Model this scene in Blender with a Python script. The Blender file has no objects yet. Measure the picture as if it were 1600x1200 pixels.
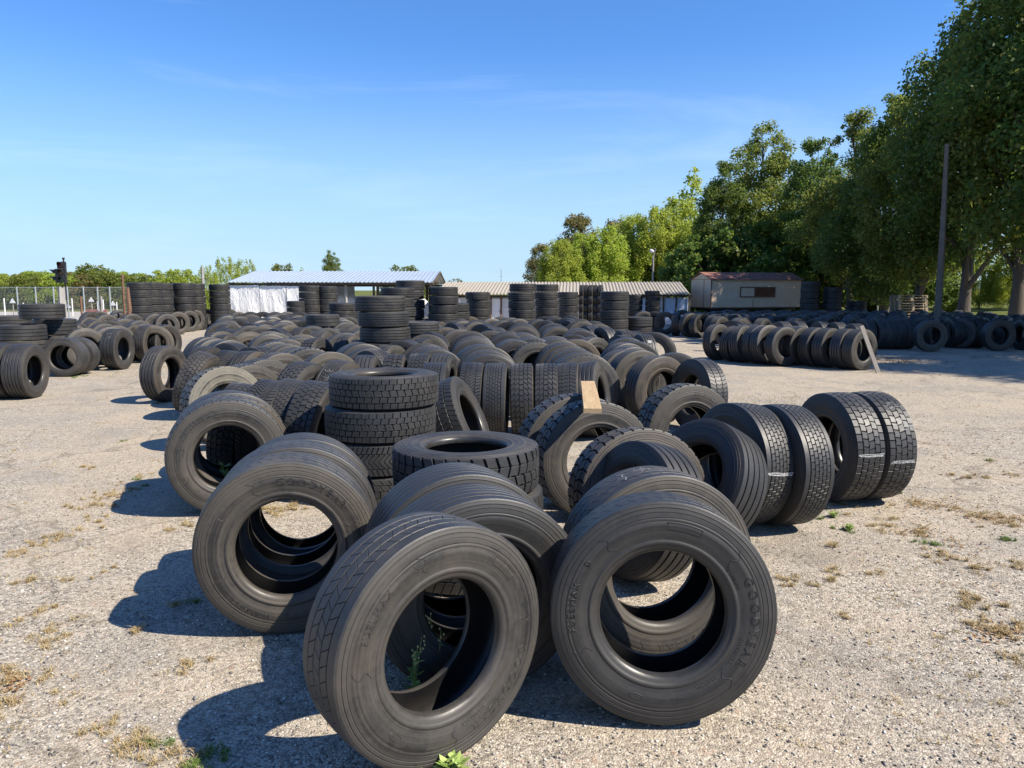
import bpy, math, random
from mathutils import Vector, Matrix
import numpy as np
random.seed(7)
SC = bpy.context.scene
COL = SC.collection
R_ = math.radians

# ------------------------------------------------------------------ camera
CAM_H, PITCH, FPX = 2.0, math.atan(146 / 1200.0), 1200.0
cd = bpy.data.cameras.new('camera'); cam = bpy.data.objects.new('camera', cd); COL.objects.link(cam)
cam.location = (0, 0, CAM_H); cam.rotation_euler = (math.pi / 2 - PITCH, 0, 0)
cd.sensor_width = 36; cd.lens = 36 * FPX / 1600; cd.clip_start = .05; cd.clip_end = 3000
SC.camera = cam
SC.render.resolution_x, SC.render.resolution_y = 1024, 768
# ------------------------------------------------------------------ light
SUN_EL, SUN_AZ = R_(44.5), R_(112)          # azimuth clockwise from +Y: right and a little behind the camera
sv = Vector((math.sin(SUN_AZ) * math.cos(SUN_EL), math.cos(SUN_AZ) * math.cos(SUN_EL), math.sin(SUN_EL)))
sd = bpy.data.lights.new('sun', 'SUN'); so = bpy.data.objects.new('sun', sd); COL.objects.link(so)
so.rotation_euler = sv.to_track_quat('Z', 'Y').to_euler(); so.location = (20, -10, 30)
sd.energy = 5.0; sd.angle = R_(.53); sd.color = (1.0, .91, .775)
W = bpy.data.worlds.new('World'); SC.world = W; W.use_nodes = True
wn, wl = W.node_tree.nodes, W.node_tree.links
bg = wn['Background']; sky = wn.new('ShaderNodeTexSky'); sky.sky_type = 'NISHITA'; sky.sun_disc = False
sky.sun_elevation = SUN_EL; sky.sun_rotation = SUN_AZ; sky.altitude = 100; sky.air_density = 1.1; sky.dust_density = .0; sky.ozone_density = 4.0
# thin cirrus streaks mixed into the sky
tc = wn.new('ShaderNodeTexCoord'); mp = wn.new('ShaderNodeMapping'); mp.inputs['Scale'].default_value = (1.2, 2.2, 9)
mp.inputs['Rotation'].default_value = (.1, .06, .4)
nz = wn.new('ShaderNodeTexNoise'); nz.inputs['Scale'].default_value = 1.6; nz.inputs['Detail'].default_value = 7; nz.inputs['Roughness'].default_value = .62
nz.inputs['Distortion'].default_value = .5
rp = wn.new('ShaderNodeValToRGB'); rp.color_ramp.elements[0].position = .5; rp.color_ramp.elements[1].position = .95
rp.color_ramp.elements[1].color = (.22, .22, .22, 1)
mx = wn.new('ShaderNodeMix'); mx.data_type = 'RGBA'; mx.inputs['B'].default_value = (7.5, 8.2, 9.0, 1)
wl.new(tc.outputs['Generated'], mp.inputs['Vector']); wl.new(mp.outputs[0], nz.inputs['Vector']); wl.new(nz.outputs['Fac'], rp.inputs[0])
wl.new(rp.outputs[0], mx.inputs['Factor']); tn = wn.new('ShaderNodeMix'); tn.data_type = 'RGBA'; tn.blend_type = 'MULTIPLY'; tn.inputs['Factor'].default_value = 1; tn.inputs['B'].default_value = (.495, .785, 1.14, 1)
wl.new(sky.outputs[0], tn.inputs['A']); 
# pale summer haze low over the horizon
sx = wn.new('ShaderNodeSeparateXYZ'); wl.new(tc.outputs['Generated'], sx.inputs[0])
hr = wn.new('ShaderNodeValToRGB'); hr.color_ramp.interpolation = 'EASE'; hr.color_ramp.elements[0].position = .0; hr.color_ramp.elements[0].color = (.85, .85, .85, 1); hr.color_ramp.elements[1].position = .30; hr.color_ramp.elements[1].color = (0, 0, 0, 1)
wl.new(sx.outputs['Z'], hr.inputs[0])
hz = wn.new('ShaderNodeMix'); hz.data_type = 'RGBA'; hz.inputs['B'].default_value = (3.3, 4.55, 5.7, 1)
wl.new(hr.outputs[0], hz.inputs['Factor']); wl.new(tn.outputs['Result'], hz.inputs['A']); wl.new(hz.outputs['Result'], mx.inputs['A']); wl.new(mx.outputs['Result'], bg.inputs['Color'])
bg.inputs['Strength'].default_value = .095
SC.view_settings.view_transform = 'Standard'; SC.view_settings.look = 'None'
SC.view_settings.exposure = .85; SC.view_settings.gamma = 1
SC.render.engine = 'CYCLES'

# ------------------------------------------------------------------ helpers
_c, _s = math.cos(PITCH), math.sin(PITCH)
def un(px, py, z=0.0):
    """point of the plane at height z seen at photo pixel (px, py)"""
    cx, cy = (px - 800) / FPX, (600 - py) / FPX
    d = (cx, _c + cy * _s, -_s + cy * _c); k = (z - CAM_H) / d[2]
    return d[0] * k, d[1] * k
def unY(px, py, Y):
    cx, cy = (px - 800) / FPX, (600 - py) / FPX
    d = (cx, _c + cy * _s, -_s + cy * _c); k = Y / d[1]
    return d[0] * k, CAM_H + d[2] * k

def tag(o, label=None, cat=None, group=None, kind=None):
    if label: o['label'] = label
    if cat: o['category'] = cat
    if group: o['group'] = group
    if kind: o['kind'] = kind
    return o
def empty(name, loc=(0, 0, 0), rot=(0, 0, 0)):
    o = bpy.data.objects.new(name, None); COL.objects.link(o); o.location = loc; o.rotation_euler = rot; o.empty_display_size = .1
    return o
def link(name, me, parent=None, loc=(0, 0, 0), rot=(0, 0, 0), scale=(1, 1, 1)):
    o = bpy.data.objects.new(name, me); COL.objects.link(o); o.location = loc; o.rotation_euler = rot; o.scale = scale
    if parent: o.parent = parent
    return o

class MB:
    def __init__(s): s.v, s.f, s.m = [], [], []
    def add(s, vs, fs, mi=0):
        b = len(s.v); s.v += [tuple(p) for p in vs]
        for f in fs: s.f.append(tuple(i + b for i in f)); s.m.append(mi)
    def box(s, c, d, rz=0, M=None, mi=0):
        x, y, z = d[0] / 2, d[1] / 2, d[2] / 2
        vs = [Vector((i, j, k)) for i in (-x, x) for j in (-y, y) for k in (-z, z)]
        T = Matrix.Translation(c) @ Matrix.Rotation(rz, 4, 'Z')
        if M: T = Matrix.Translation(c) @ M
        s.add([T @ v for v in vs], [(0, 1, 3, 2), (4, 6, 7, 5), (0, 4, 5, 1), (2, 3, 7, 6), (0, 2, 6, 4), (1, 5, 7, 3)], mi)
    def tube(s, pts, rad, n=8, mi=0, cap=True):
        rings = []
        pts = [Vector(p) for p in pts]
        for i, p in enumerate(pts):
            d = (pts[min(i + 1, len(pts) - 1)] - pts[max(i - 1, 0)]).normalized()
            a = d.cross(Vector((0, 0, 1)) if abs(d.z) < .9 else Vector((1, 0, 0))).normalized(); b = d.cross(a)
            r = rad[i] if hasattr(rad, '__len__') else rad
            rings.append([p + a * (r * math.cos(2 * math.pi * k / n)) + b * (r * math.sin(2 * math.pi * k / n)) for k in range(n)])
        vs = [v for r in rings for v in r]; fs = []
        for i in range(len(rings) - 1):
            for k in range(n):
                fs.append((i * n + k, i * n + (k + 1) % n, (i + 1) * n + (k + 1) % n, (i + 1) * n + k))
        if cap: fs += [tuple(range(n))[::-1], tuple(range((len(rings) - 1) * n, len(rings) * n))]
        s.add(vs, fs, mi)
    def lathe(s, prof, n, mi=0, closed=False):
        """profile (r, y) turned about the local Y axis"""
        m = len(prof); vs = []
        for k in range(n):
            t = 2 * math.pi * k / n; c, q = math.cos(t), math.sin(t)
            vs += [(r * c, y, r * q) for r, y in prof]
        fs = []
        for k in range(n):
            k2 = (k + 1) % n
            for i in range(m if closed else m - 1):
                j = (i + 1) % m
                fs.append((k * m + i, k2 * m + i, k2 * m + j, k * m + j))
        s.add(vs, fs, mi)
    def mesh(s, name, mats=(), smooth=None):
        me = bpy.data.meshes.new(name); me.from_pydata(s.v, [], s.f)
        for m in (mats if isinstance(mats, (list, tuple)) else [mats]): me.materials.append(m)
        if any(s.m): me.polygons.foreach_set('material_index', s.m)
        if smooth is not None: smooth_mesh(me, smooth)
        me.update(); return me
    def build(s, name, mats, parent=None, smooth=None, **k):
        return link(name, s.mesh(name, mats, smooth), parent, **k)

def smooth_mesh(me, deg):
    import bmesh
    bm = bmesh.new(); bm.from_mesh(me); bmesh.ops.recalc_face_normals(bm, faces=bm.faces)
    lim = R_(deg)
    for f in bm.faces: f.smooth = True
    for e in bm.edges:
        e.smooth = len(e.link_faces) == 2 and e.calc_face_angle(4) < lim
    bm.to_mesh(me); bm.free()

# ------------------------------------------------------------------ node helper
class NT:
    def __init__(s, name):
        s.mat = bpy.data.materials.new(name); s.mat.use_nodes = True
        s.t = s.mat.node_tree; s.b = s.t.nodes['Principled BSDF']; s.out = s.t.nodes['Material Output']
    def n(s, typ, _props=None, **ins):
        nd = s.t.nodes.new('ShaderNode' + typ)
        for k, v in (_props or {}).items(): setattr(nd, k, v)
        for k, v in ins.items():
            key = int(k[1:]) if k[0] == '_' and k[1:].isdigit() else k.replace('_', ' ')
            s.set(nd.inputs[key], v)
        return nd
    def set(s, sock, v):
        if isinstance(v, bpy.types.NodeSocket): s.t.links.new(v, sock)
        elif isinstance(v, bpy.types.Node): s.t.links.new(v.outputs[0], sock)
        else:
            if hasattr(sock.default_value, '__len__') and not hasattr(v, '__len__'): v = [v] * len(sock.default_value)
            if hasattr(v, '__len__') and sock.type == 'RGBA' and len(v) == 3: v = (*v, 1)
            sock.default_value = v
    def obj(s): return s.n('TexCoord').outputs['Object']
    def noise(s, vec, scale, detail=4, rough=.55, dist=0): return s.n('TexNoise', Vector=vec, Scale=scale, Detail=detail, Roughness=rough, Distortion=dist).outputs['Fac']
    def ramp(s, fac, *stops):
        nd = s.n('ValToRGB', Fac=fac); cr = nd.color_ramp
        while len(cr.elements) < len(stops): cr.elements.new(.5)
        for e, (p, c) in zip(cr.elements, stops):
            e.position = p; e.color = (*c, 1) if hasattr(c, '__len__') else (c, c, c, 1)
        return nd.outputs[0]
    def mix(s, fac, a, b, mode='MIX'):
        nd = s.t.nodes.new('ShaderNodeMix'); nd.data_type = 'RGBA'; nd.blend_type = mode
        s.set(nd.inputs['Factor'], fac); s.set(nd.inputs['A'], a); s.set(nd.inputs['B'], b); return nd.outputs['Result']
    def m(s, op, a, b=0.0, clamp=False):
        nd = s.n('Math', dict(operation=op, use_clamp=clamp)); s.set(nd.inputs[0], a); s.set(nd.inputs[1], b); return nd.outputs[0]
    def bump(s, h, strength=.3, dist=.01): return s.n('Bump', Strength=strength, Distance=dist, Height=h).outputs[0]
    def fin(s, color=None, rough=None, normal=None, spec=None, metal=None):
        if color is not None: s.set(s.b.inputs['Base Color'], color)
        if rough is not None: s.set(s.b.inputs['Roughness'], rough)
        if normal is not None: s.set(s.b.inputs['Normal'], normal)
        if spec is not None: s.set(s.b.inputs['Specular IOR Level'], spec)
        if metal is not None: s.set(s.b.inputs['Metallic'], metal)
        return s.mat

def rubber(name, base, dusty, amount, bumpy=.15, rings=False, rough=.62):
    q = NT(name); o = q.obj(); oi = q.n('ObjectInfo')
    sh = q.n('VectorMath', dict(operation='ADD'), _0=o, _1=q.n('VectorMath', dict(operation='SCALE'), _0=oi.outputs['Random'], Scale=9.0)).outputs[0]
    n1 = q.noise(sh, 5.0, 5, .6); n2 = q.noise(sh, 38, 4, .65)
    d = q.m('ADD', q.m('MULTIPLY', n1, .9), q.m('MULTIPLY', n2, .45))
    if rings:
        sp = q.n('SeparateXYZ', Vector=o)
        rad = q.m('SQRT', q.m('ADD', q.m('POWER', sp.outputs[0], 2), q.m('POWER', sp.outputs[2], 2)))
        rv = q.n('CombineXYZ', X=q.m('MULTIPLY', rad, 1.0), Y=oi.outputs['Random'], Z=q.m('MULTIPLY', n1, .02))
        rn = q.noise(rv, 62, 3, .7)
        d = q.m('ADD', d, q.m('MULTIPLY', q.m('SUBTRACT', rn, .5), 1.35))
    if rings:      # scuffed paler shoulder, polished darker lettering band
        d = q.m('ADD', d, q.m('MULTIPLY', q.ramp(q.m('ADD', rad, q.m('MULTIPLY', q.m('SUBTRACT', n1, .5), .03)), (.36, .30), (.40, 0), (.44, .12), (.475, .42), (.52, .25)), .62))
        rough = q.m('ADD', rough, q.m('MULTIPLY', q.ramp(rad, (.292, 1), (.305, 0)), -.24))
    f = q.m('MULTIPLY', q.ramp(d, (.46, 0), (.92, 1)), q.m('MULTIPLY', oi.outputs['Alpha'], amount), True)
    # pale scuffs and drips
    sc = q.ramp(q.noise(sh, 17, 7, .72), (.62, 0), (.8, .5))
    c = q.mix(f, base, q.mix(1, dusty, oi.outputs['Color'], 'MULTIPLY'))
    c = q.mix(q.m('MULTIPLY', sc, .30), c, (.13, .12, .105))
    mud = q.m('MULTIPLY', q.ramp(q.noise(sh, 2.6, 6, .68, .4), (.50, 0), (.68, 1)), q.m('MULTIPLY', oi.outputs['Alpha'], amount * .5))
    c = q.mix(mud, c, tuple(x * y for x, y in zip(dusty, (1.5, 1.3, 1.05))))
    h = q.m('ADD', q.noise(sh, 220, 3, .6), q.m('MULTIPLY', n2, 1.5))
    return q.fin(c, q.m('ADD', q.m('MULTIPLY', f, .3), rough), q.bump(h, bumpy, .002), .5)
M = {}
M['tread'] = rubber('tread_rubber', (.0165, .0173, .0185), (.074, .074, .074), .72, .25, rough=.46)
M['groove'] = rubber('groove_rubber', (.010, .010, .011), (.05, .046, .04), .4, .2, rough=.7)
M['side'] = rubber('sidewall_rubber', (.0145, .0145, .0147), (.072, .067, .060), .85, .12, True, .5)
M['liner'] = rubber('liner_rubber', (.012, .012, .013), (.07, .062, .054), .35, .1, rough=.42)
q = NT('chalk'); M['chalk'] = q.fin(q.mix(q.ramp(q.noise(q.obj(), 60, 4, .7), (.4, 0), (.6, 1)), (.16, .16, .16), (.55, .56, .55)), .9)
def plain(name, col, rough=.8, var=.3, scale=8, metal=0, bump=.15, bscale=60):
    q = NT(name); o = q.obj(); n = q.noise(o, scale, 5, .65)
    c2 = tuple(x * (1 - var) for x in col)
    c = q.mix(q.ramp(n, (.35, 0), (.7, 1)), c2, col)
    return q.fin(c, rough, q.bump(q.noise(o, bscale, 3), bump, .004), None, metal)

# ------------------------------------------------------------------ ground
q = NT('gravelly_asphalt'); o = q.obj()
vor = q.n('TexVoronoi', dict(feature='F1'), Vector=o, Scale=105.0); vc = vor.outputs['Color']; vd = vor.outputs['Distance']
vor2 = q.n('TexVoronoi', dict(feature='F1'), Vector=o, Scale=40.0)
r1 = q.n('SeparateColor', Color=vc).outputs[0]
peb = q.ramp(r1, (.0, (.09, .084, .078)), (.22, (.22, .202, .178)), (.6, (.345, .312, .265)), (.88, (.46, .42, .355)), (1.0, (.68, .64, .57)))
r2 = q.n('SeparateColor', Color=vor2.outputs['Color'])
red = q.m('GREATER_THAN', r2.outputs[1], .975)
peb = q.mix(q.m('MULTIPLY', q.m('GREATER_THAN', r2.outputs[0], .8), .55), peb, (.50, .47, .42))
peb = q.mix(q.m('MULTIPLY', q.m('LESS_THAN', r2.outputs[0], .08), .6), peb, (.10, .095, .09))
peb = q.mix(q.m('MULTIPLY', red, .35), peb, (.40, .22, .16))
big = q.noise(o, .35, 6, .62); mid = q.noise(o, 1.7, 6, .65); fine = q.noise(o, 7, 5, .7)
dust = q.ramp(q.m('ADD', q.m('MULTIPLY', big, .6), q.m('MULTIPLY', mid, .5)), (.47, 0), (.66, 1))
c = q.mix(q.m('MULTIPLY', dust, .5), peb, q.mix(fine, (.38, .32, .245), (.48, .41, .32)))
grey = q.ramp(q.noise(o, .8, 5, .6, .6), (.5, 0), (.62, 1))
c = q.mix(q.m('MULTIPLY', grey, .5), c, q.mix(r1, (.15, .145, .14), (.37, .35, .32)))
dirt = q.ramp(q.noise(o, 3.1, 7, .7), (.60, 0), (.72, 1))
c = q.mix(q.m('MULTIPLY', dirt, .4), c, (.17, .13, .09))
stn = q.ramp(q.noise(o, .55, 4, .5, .8), (.64, 0), (.72, 1)); c = q.mix(q.m('MULTIPLY', stn, .4), c, (.11, .10, .09))
# cracks
cr = q.n('TexVoronoi', dict(feature='DISTANCE_TO_EDGE'), Vector=q.n('VectorMath', dict(operation='ADD'), _0=o, _1=q.n('VectorMath', dict(operation='SCALE'), _0=q.n('TexNoise', Vector=o, Scale=1.2, Detail=5).outputs['Color'], Scale=1.6).outputs[0]).outputs[0], Scale=.33)
ck = q.ramp(cr.outputs['Distance'], (.0, 1), (.018, 0))
c = q.mix(q.m('MULTIPLY', ck, q.m('MULTIPLY', big, .8)), c, (.085, .07, .05))
h = q.m('ADD', q.m('MULTIPLY', q.m('SUBTRACT', 1.0, vd), .9), q.m('ADD', q.m('MULTIPLY', q.m('SUBTRACT', 1.0, vor2.outputs['Distance']), .8), q.m('MULTIPLY', fine, 1.5)))
c = q.mix(1, c, (.97, .935, .865), 'MULTIPLY')
M['ground'] = q.fin(c, .93, q.bump(h, .55, .012), .2)
mb = MB()
n = 40; XS = np.concatenate([np.linspace(-900, -60, 6), np.linspace(-50, 50, 26), np.linspace(60, 900, 6)]); YS = np.concatenate([np.linspace(-60, 70, 40), np.linspace(90, 1600, 8)])
vs = []
for y in YS:
    for x in XS:
        z = 0.0
        vs.append((x, y, z))
nx = len(XS)
mb.add(vs, [(j * nx + i, j * nx + i + 1, (j + 1) * nx + i + 1, (j + 1) * nx + i) for j in range(len(YS) - 1) for i in range(nx - 1)])
tag(mb.build('ground', M['ground']), 'sunlit gravelly asphalt yard with dry tufts and cracks', kind='structure')
# grassy meadow outside the yard, right of the tree belt and beyond the sheds
q = NT('meadow_grass'); o = q.obj()
c = q.mix(q.noise(o, .5, 5), (.055, .085, .018), (.12, .14, .035)); c = q.mix(q.ramp(q.noise(o, 9, 5), (.4, 0), (.7, 1)), c, (.16, .15, .05))
M['meadow'] = q.fin(c, .95, q.bump(q.noise(o, 25, 4), .8, .08), .1)
mb = MB()
def meadow(x0, x1, y0, y1, nx, ny, hf):
    vs = [(x0 + (x1 - x0) * i / nx, y0 + (y1 - y0) * j / ny, hf(x0 + (x1 - x0) * i / nx, y0 + (y1 - y0) * j / ny)) for j in range(ny + 1) for i in range(nx + 1)]
    mb.add(vs, [(j * (nx + 1) + i, j * (nx + 1) + i + 1, (j + 1) * (nx + 1) + i + 1, (j + 1) * (nx + 1) + i) for j in range(ny) for i in range(nx)])
meadow(25.5, 240, -40, 69, 40, 30, lambda x, y: .006 + max(0, x - 27) * .055 + .12 * math.sin(x * .4 + y * .23) * min(1, max(0, (x - 26) / 6)))
tag(mb.build('meadow', M['meadow'], smooth=60), kind='structure')
mb = MB(); meadow(-300, 300, 74, 420, 30, 30, lambda x, y: .006 + max(0, y - 80) * .006)
tag(mb.build('far_field', M['meadow'], smooth=60), kind='structure')

# ------------------------------------------------------------------ tyres: shapes
RT, WT = .52, .315
def side_prof(R, W, sg):
    k = W / .315
    p = [(R - .014, .1400), (R - .030, .1465), (R - .0315, .1450), (R - .0345, .1452), (R - .036, .1485), (R - .049, .1520), (R - .0505, .1504), (R - .0535, .1506), (R - .055, .1534),
         (R - .072, .1560), (R - .0735, .1546), (R - .0765, .1548), (R - .078, .1568), (R - .088, .1574), (R - .0895, .1564), (R - .0915, .1565), (R - .093, .1576),
         (R - .115, .1570), (R - .140, .1545), (R - .160, .1512), (.345, .1475), (.341, .1474), (.339, .1496), (.333, .1500), (.325, .1498), (.322, .1462), (.312, .1420), (.303, .1395), (.301, .1380), (.294, .1335), (.2885, .1265), (.2858, .1180), (.2852, .1060), (.287, .0950)]
    off = .1575 * (k - 1)
    return [(r, sg * (y + off)) for r, y in p]
def side_y(R, W, r):
    p = sorted(side_prof(R, W, 1)); return float(np.interp(r, [a for a, _ in p], [b for _, b in p]))
def liner_prof(R, W):
    off = .1575 * (W / .315 - 1)
    h = [(.287, .095), (.300, .101), (.330, .118), (.370, .134), (.410, .141), (.445, .138), (R - .048, .122), (R - .034, .098), (R - .028, .05)]
    return [(r, -(y + off)) for r, y in h] + [(r, y + off) for r, y in h[::-1]]
def crown(R, x, hw): return R - .007 * (x / hw) ** 2

def tread_mesh(name, kind, R, W):
    mb = MB(); hw = .138 + .1575 * (W / .315 - 1); dep = .016; GR_ = 1
    Rb = R - dep; S = 96
    sw = .0025
    def base():
        xs = np.linspace(-hw - .003, hw + .003, 7)
        mb.lathe([(R - .016, -hw - .0035)] + [(crown(Rb, x, hw), x) for x in xs] + [(R - .016, hw + .0035)], S, 1)
    def rib(x0, x1, sh=0, outer=0):
        b = .0025
        xa, xb = x0, x1
        p = [(crown(Rb, xa, hw) - .001, xa - (.004 if outer < 0 else 0)), (crown(R, xa, hw) - b, xa), (crown(R, xa + b, hw), xa + b)]
        p += [(crown(R, (xa + xb) / 2, hw), (xa + xb) / 2)]
        p += [(crown(R, xb - b, hw), xb - b), (crown(R, xb, hw) - b, xb), (crown(Rb, xb, hw) - .001, xb + (.004 if outer > 0 else 0))]
        f0 = len(mb.f); mb.lathe(p, S)
        for i in range(f0, len(mb.f)):
            j = (i - f0) % (len(p) - 1)
            if (j == 0 and outer >= 0) or (j == len(p) - 2 and outer <= 0): mb.m[i] = 1
    def row(x0, x1, N, g, f, outer=0, zz=0.0, ph=0.0, nst=2):
        sts = [x0 + (x1 - x0) * i / (nst - 1) for i in range(nst)]
        for k in range(N):
            poly = [(f(x) + g / 2, x) for x in sts][::-1] + [(f(x0) + .5, x0 + zz)] + [(f(x) + 1 - g / 2, x) for x in sts] + [(f(x1) + .5, x1 + zz)]
            P = [((k + u + ph) / N * 2 * math.pi, x) for u, x in poly]
            ca = sum(a for a, _ in P) / len(P); cx = sum(x for _, x in P) / len(P)
            def ring(ins, dr, flare=0):
                out = []
                for a, x in P:
                    da, dx = (ca - a), (cx - x)
                    L = math.hypot(da * R, dx) + 1e-6
                    a2, x2 = a + da * ins / L, x + dx * ins / L
                    if flare and abs(x) > hw - .004: x2 = x + math.copysign(flare, x)
                    r = crown(R, x, hw) - dr
                    out.append((r * math.cos(a2), x2, r * math.sin(a2)))
                return out
            m = len(P); vs = ring(.0022, 0) + ring(0, .0022) + ring(0, dep + .001, .004)
            fs = [tuple(range(m))]
            for i in range(m):
                j = (i + 1) % m
                fs.append((i, j, m + j, m + i)); fs.append((m + i, m + j, 2 * m + j, 2 * m + i))
            mb.add(vs, fs)
            for i in range(m):
                if not (abs(P[i][1]) > hw - .004 and abs(P[(i + 1) % m][1]) > hw - .004): mb.m[-1 - 2 * (m - 1 - i)] = 1
    base()
    if kind == 'rib':
        e = [-hw, -.092 * hw / .138, -.03 * hw / .138, .03 * hw / .138, .092 * hw / .138, hw]; g = .0115
        for i in range(5): rib(e[i] + (g / 2 if i else 0), e[i + 1] - (g / 2 if i < 4 else 0), outer=-1 if i == 0 else (1 if i == 4 else 0))
    elif kind == 'worn':
        e = [-hw, -.083, -.028, .028, .083, hw]; g = .005
        rib(e[0], e[1] - g / 2, outer=-1); rib(e[4] + g / 2, e[5], outer=1)
        for i in (1, 2, 3): row(e[i] + g / 2, e[i + 1] - g / 2, 52, .035, lambda x, i=i: .5 * (x - e[i]) / .055 * (1 if i != 2 else -1))
    elif kind == 'trailer':
        m = 6; e = [-hw + 2 * hw * i / m for i in range(m + 1)]; g = .011
        for i in range(m): rib(e[i] + (g / 2 if i else 0), e[i + 1] - (g / 2 if i < m - 1 else 0), outer=-1 if i == 0 else (1 if i == m - 1 else 0))
    elif kind == 'block':
        e = [-hw, -.085, -.03, .03, .085, hw]; g = .006; ph = [0, .45, .1, .6, .2]
        for i in range(5): row(e[i] + (g / 2 if i else 0), e[i + 1] - (g / 2 if i < 4 else 0), 46, .11, lambda x: .12 * math.sin(x * 40), -1 if i == 0 else 0, .005 if i in (1, 2, 3) else 0, ph[i])
    elif kind == 'chevron':
        e = [-hw, -.086, -.029, .029, .086, hw]; g = .006
        for i in range(5): row(e[i] + (g / 2 if i else 0), e[i + 1] - (g / 2 if i < 4 else 0), 42, .13, lambda x: 2.6 * abs(x) / hw * .5, 0, .003, .5 * (i % 2))
    elif kind == 'lug':
        e = [-hw, -.072, 0, .072, hw]; g = .009
        for i in range(4): row(e[i] + (g / 2 if i else 0), e[i + 1] - (g / 2 if i < 3 else 0), 38, .22 if i in (0, 3) else .15, lambda x, i=i: (.25 if i % 2 else -.25) * x / .07, 0, .006 if i in (1, 2) else 0, [0, .5, .2, .7][i])
    elif kind == 'fine':
        e = [-hw, -.07, .07, hw]; g = .006
        row(e[0], e[1] - g / 2, 70, .20, lambda x: .6 * x / .07); row(e[2] + g / 2, e[3], 70, .20, lambda x: -.6 * x / .07)
        row(e[1] + g / 2, 0, 70, .2, lambda x: 1.3 * x / .07); row(0.0005, e[2] - g / 2, 70, .2, lambda x: -1.3 * x / .07)
    elif kind == 'mixed':
        e = [-hw, -.092, -.055, -.018, .018, .055, .092, hw]; g = .005
        rib(e[0], e[1] - .004, outer=-1); rib(e[6] + .004, e[7], outer=1)
        for i in range(1, 6): row(e[i] + g / 2, e[i + 1] - g / 2, 58, .09, lambda x: .3 * x / .09, 0, .002, .5 * (i % 2))
    elif kind == 'split':
        e = [-hw, -.05, .05, hw]; g = .008
        for i in range(3): row(e[i] + (g / 2 if i else 0), e[i + 1] - (g / 2 if i < 2 else 0), 56, .10, lambda x: .5 * abs(x) / .07, 0, .004, [0, .5, .2][i], 3)
    return mb.mesh(name, [M['tread'], M['groove']], 32)

SHAPE = {}
def shape(kind, R, W):
    k = (kind, R, W)
    if k not in SHAPE:
        t = tread_mesh('tread_' + kind, kind, R, W)
        ms = []
        for sg in (-1, 1):
            mb = MB(); mb.lathe(side_prof(R, W, sg), 96); ms.append(mb.mesh('sidewall', M['side'], 50))
        mb = MB(); mb.lathe(liner_prof(R, W), 64); l = mb.mesh('inner_liner', M['liner'], 60)
        SHAPE[k] = (t, ms[0], ms[1], l)
    return SHAPE[k]
def far_prof(R, W, g=3):
    o = .1575 * (W / .315 - 1); hw = .138 + o
    p = [(.287, -.095 - o), (.2855, -.118 - o), (.30, -.138 - o), (.335, -.149 - o), (R - .14, -.1545 - o), (R - .09, -.1575 - o), (R - .05, -.152 - o), (R - .007, -hw)]
    for i in range(g):
        c = -hw + 2 * hw * (i + 1) / (g + 1)
        p += [(R - .003, c - .008), (R - .018, c - .006), (R - .018, c + .006), (R - .003, c + .008)]
    p += [(r, -y) for r, y in p[:8][::-1]]
    return p + [(.40, .14 + o), (R - .03, .09), (R - .03, -.09), (.40, -.14 - o)]
FAR = {}
def far_shape(kind, R, W):
    k = (R, W, kind in ('rib', 'trailer', 'worn'))
    if k not in FAR:
        mb = MB(); mb.lathe(far_prof(R, W, 3 if k[2] else 2), 44, closed=True)
        mm = 8; NF = len(far_prof(R, W, 3 if k[2] else 2))
        side = set(range(0, 7)) | set(range(NF - 12, NF - 5))
        mb.m = [1 if (i % NF) in side else 0 for i in range(len(mb.f))]
        mb.m = [2 if (i % NF) >= 8 and (i % NF) < 8 + 4 * (3 if k[2] else 2) and ((i % NF) - 8) % 4 in (0, 1, 2) else m_ for i, m_ in enumerate(mb.m)]
        FAR[k] = mb.mesh('far_tyre', [M['tread'], M['side'], M['groove']], 40)
    return FAR[k]

# ------------------------------------------------------------------ tyres: placing
TY = []       # every tyre as a spec; the 300 that show largest become things, the rest one far heap
class T(dict):
    __getattr__ = dict.__getitem__
def spec(x, y, z, a, kind, lying=False, lean=0.0, spin=None, R=RT, W=None, dust=None, tint=None, label='', group='', vis=1.0, near=None, text=None, chalk=None, name='truck_tyre', tilt=(0, 0)):
    if W is None: W = .385 if kind == 'trailer' else WT
    t = T(x=x, y=y, z=z, a=a, kind=kind, lying=lying, lean=lean, spin=random.uniform(0, 360) if spin is None else spin, R=R, W=W,
          dust=random.uniform(.2, 1.0) if dust is None else dust, tint=tint or random.choice([(1, .98, .95), (1, .95, .88), (.95, .97, 1), (1, .92, .80), (.9, .9, .9)]),
          label=label, group=group, vis=vis, text=text, chalk=chalk, name=name, tilt=tilt)
    t['score'] = vis * (R * 2 / max(1, y)) ** 2
    TY.append(t); return t
def back(a): return (-math.sin(R_(a)), math.cos(R_(a)))
def stand(px, py, a, kind, label, group='tyres standing in the main pile', **k):
    """standing tyre whose crown is seen at pixel (px, py)"""
    R = k.get('R', RT); x, y = un(px, py, 2 * R); a += math.degrees(math.atan((800 - px) / FPX))
    return spec(x, y, 0, a, kind, label=label, group=group, **k)
ORD = ['first', 'second', 'third', 'fourth', 'fifth', 'sixth', 'seventh', 'eighth', 'ninth', 'tenth', 'eleventh', 'twelfth', 'thirteenth', 'fourteenth', 'fifteenth', 'sixteenth', 'seventeenth', 'eighteenth', 'nineteenth', 'twentieth', 'twenty-first', 'twenty-second']
LOOK = dict(rib='rib-treaded', worn='smooth worn', trailer='wide rib-treaded', block='block-treaded', chevron='zigzag-treaded', lug='coarse lug-treaded', fine='finely siped', mixed='smooth-shouldered', split='split-treaded')
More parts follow.
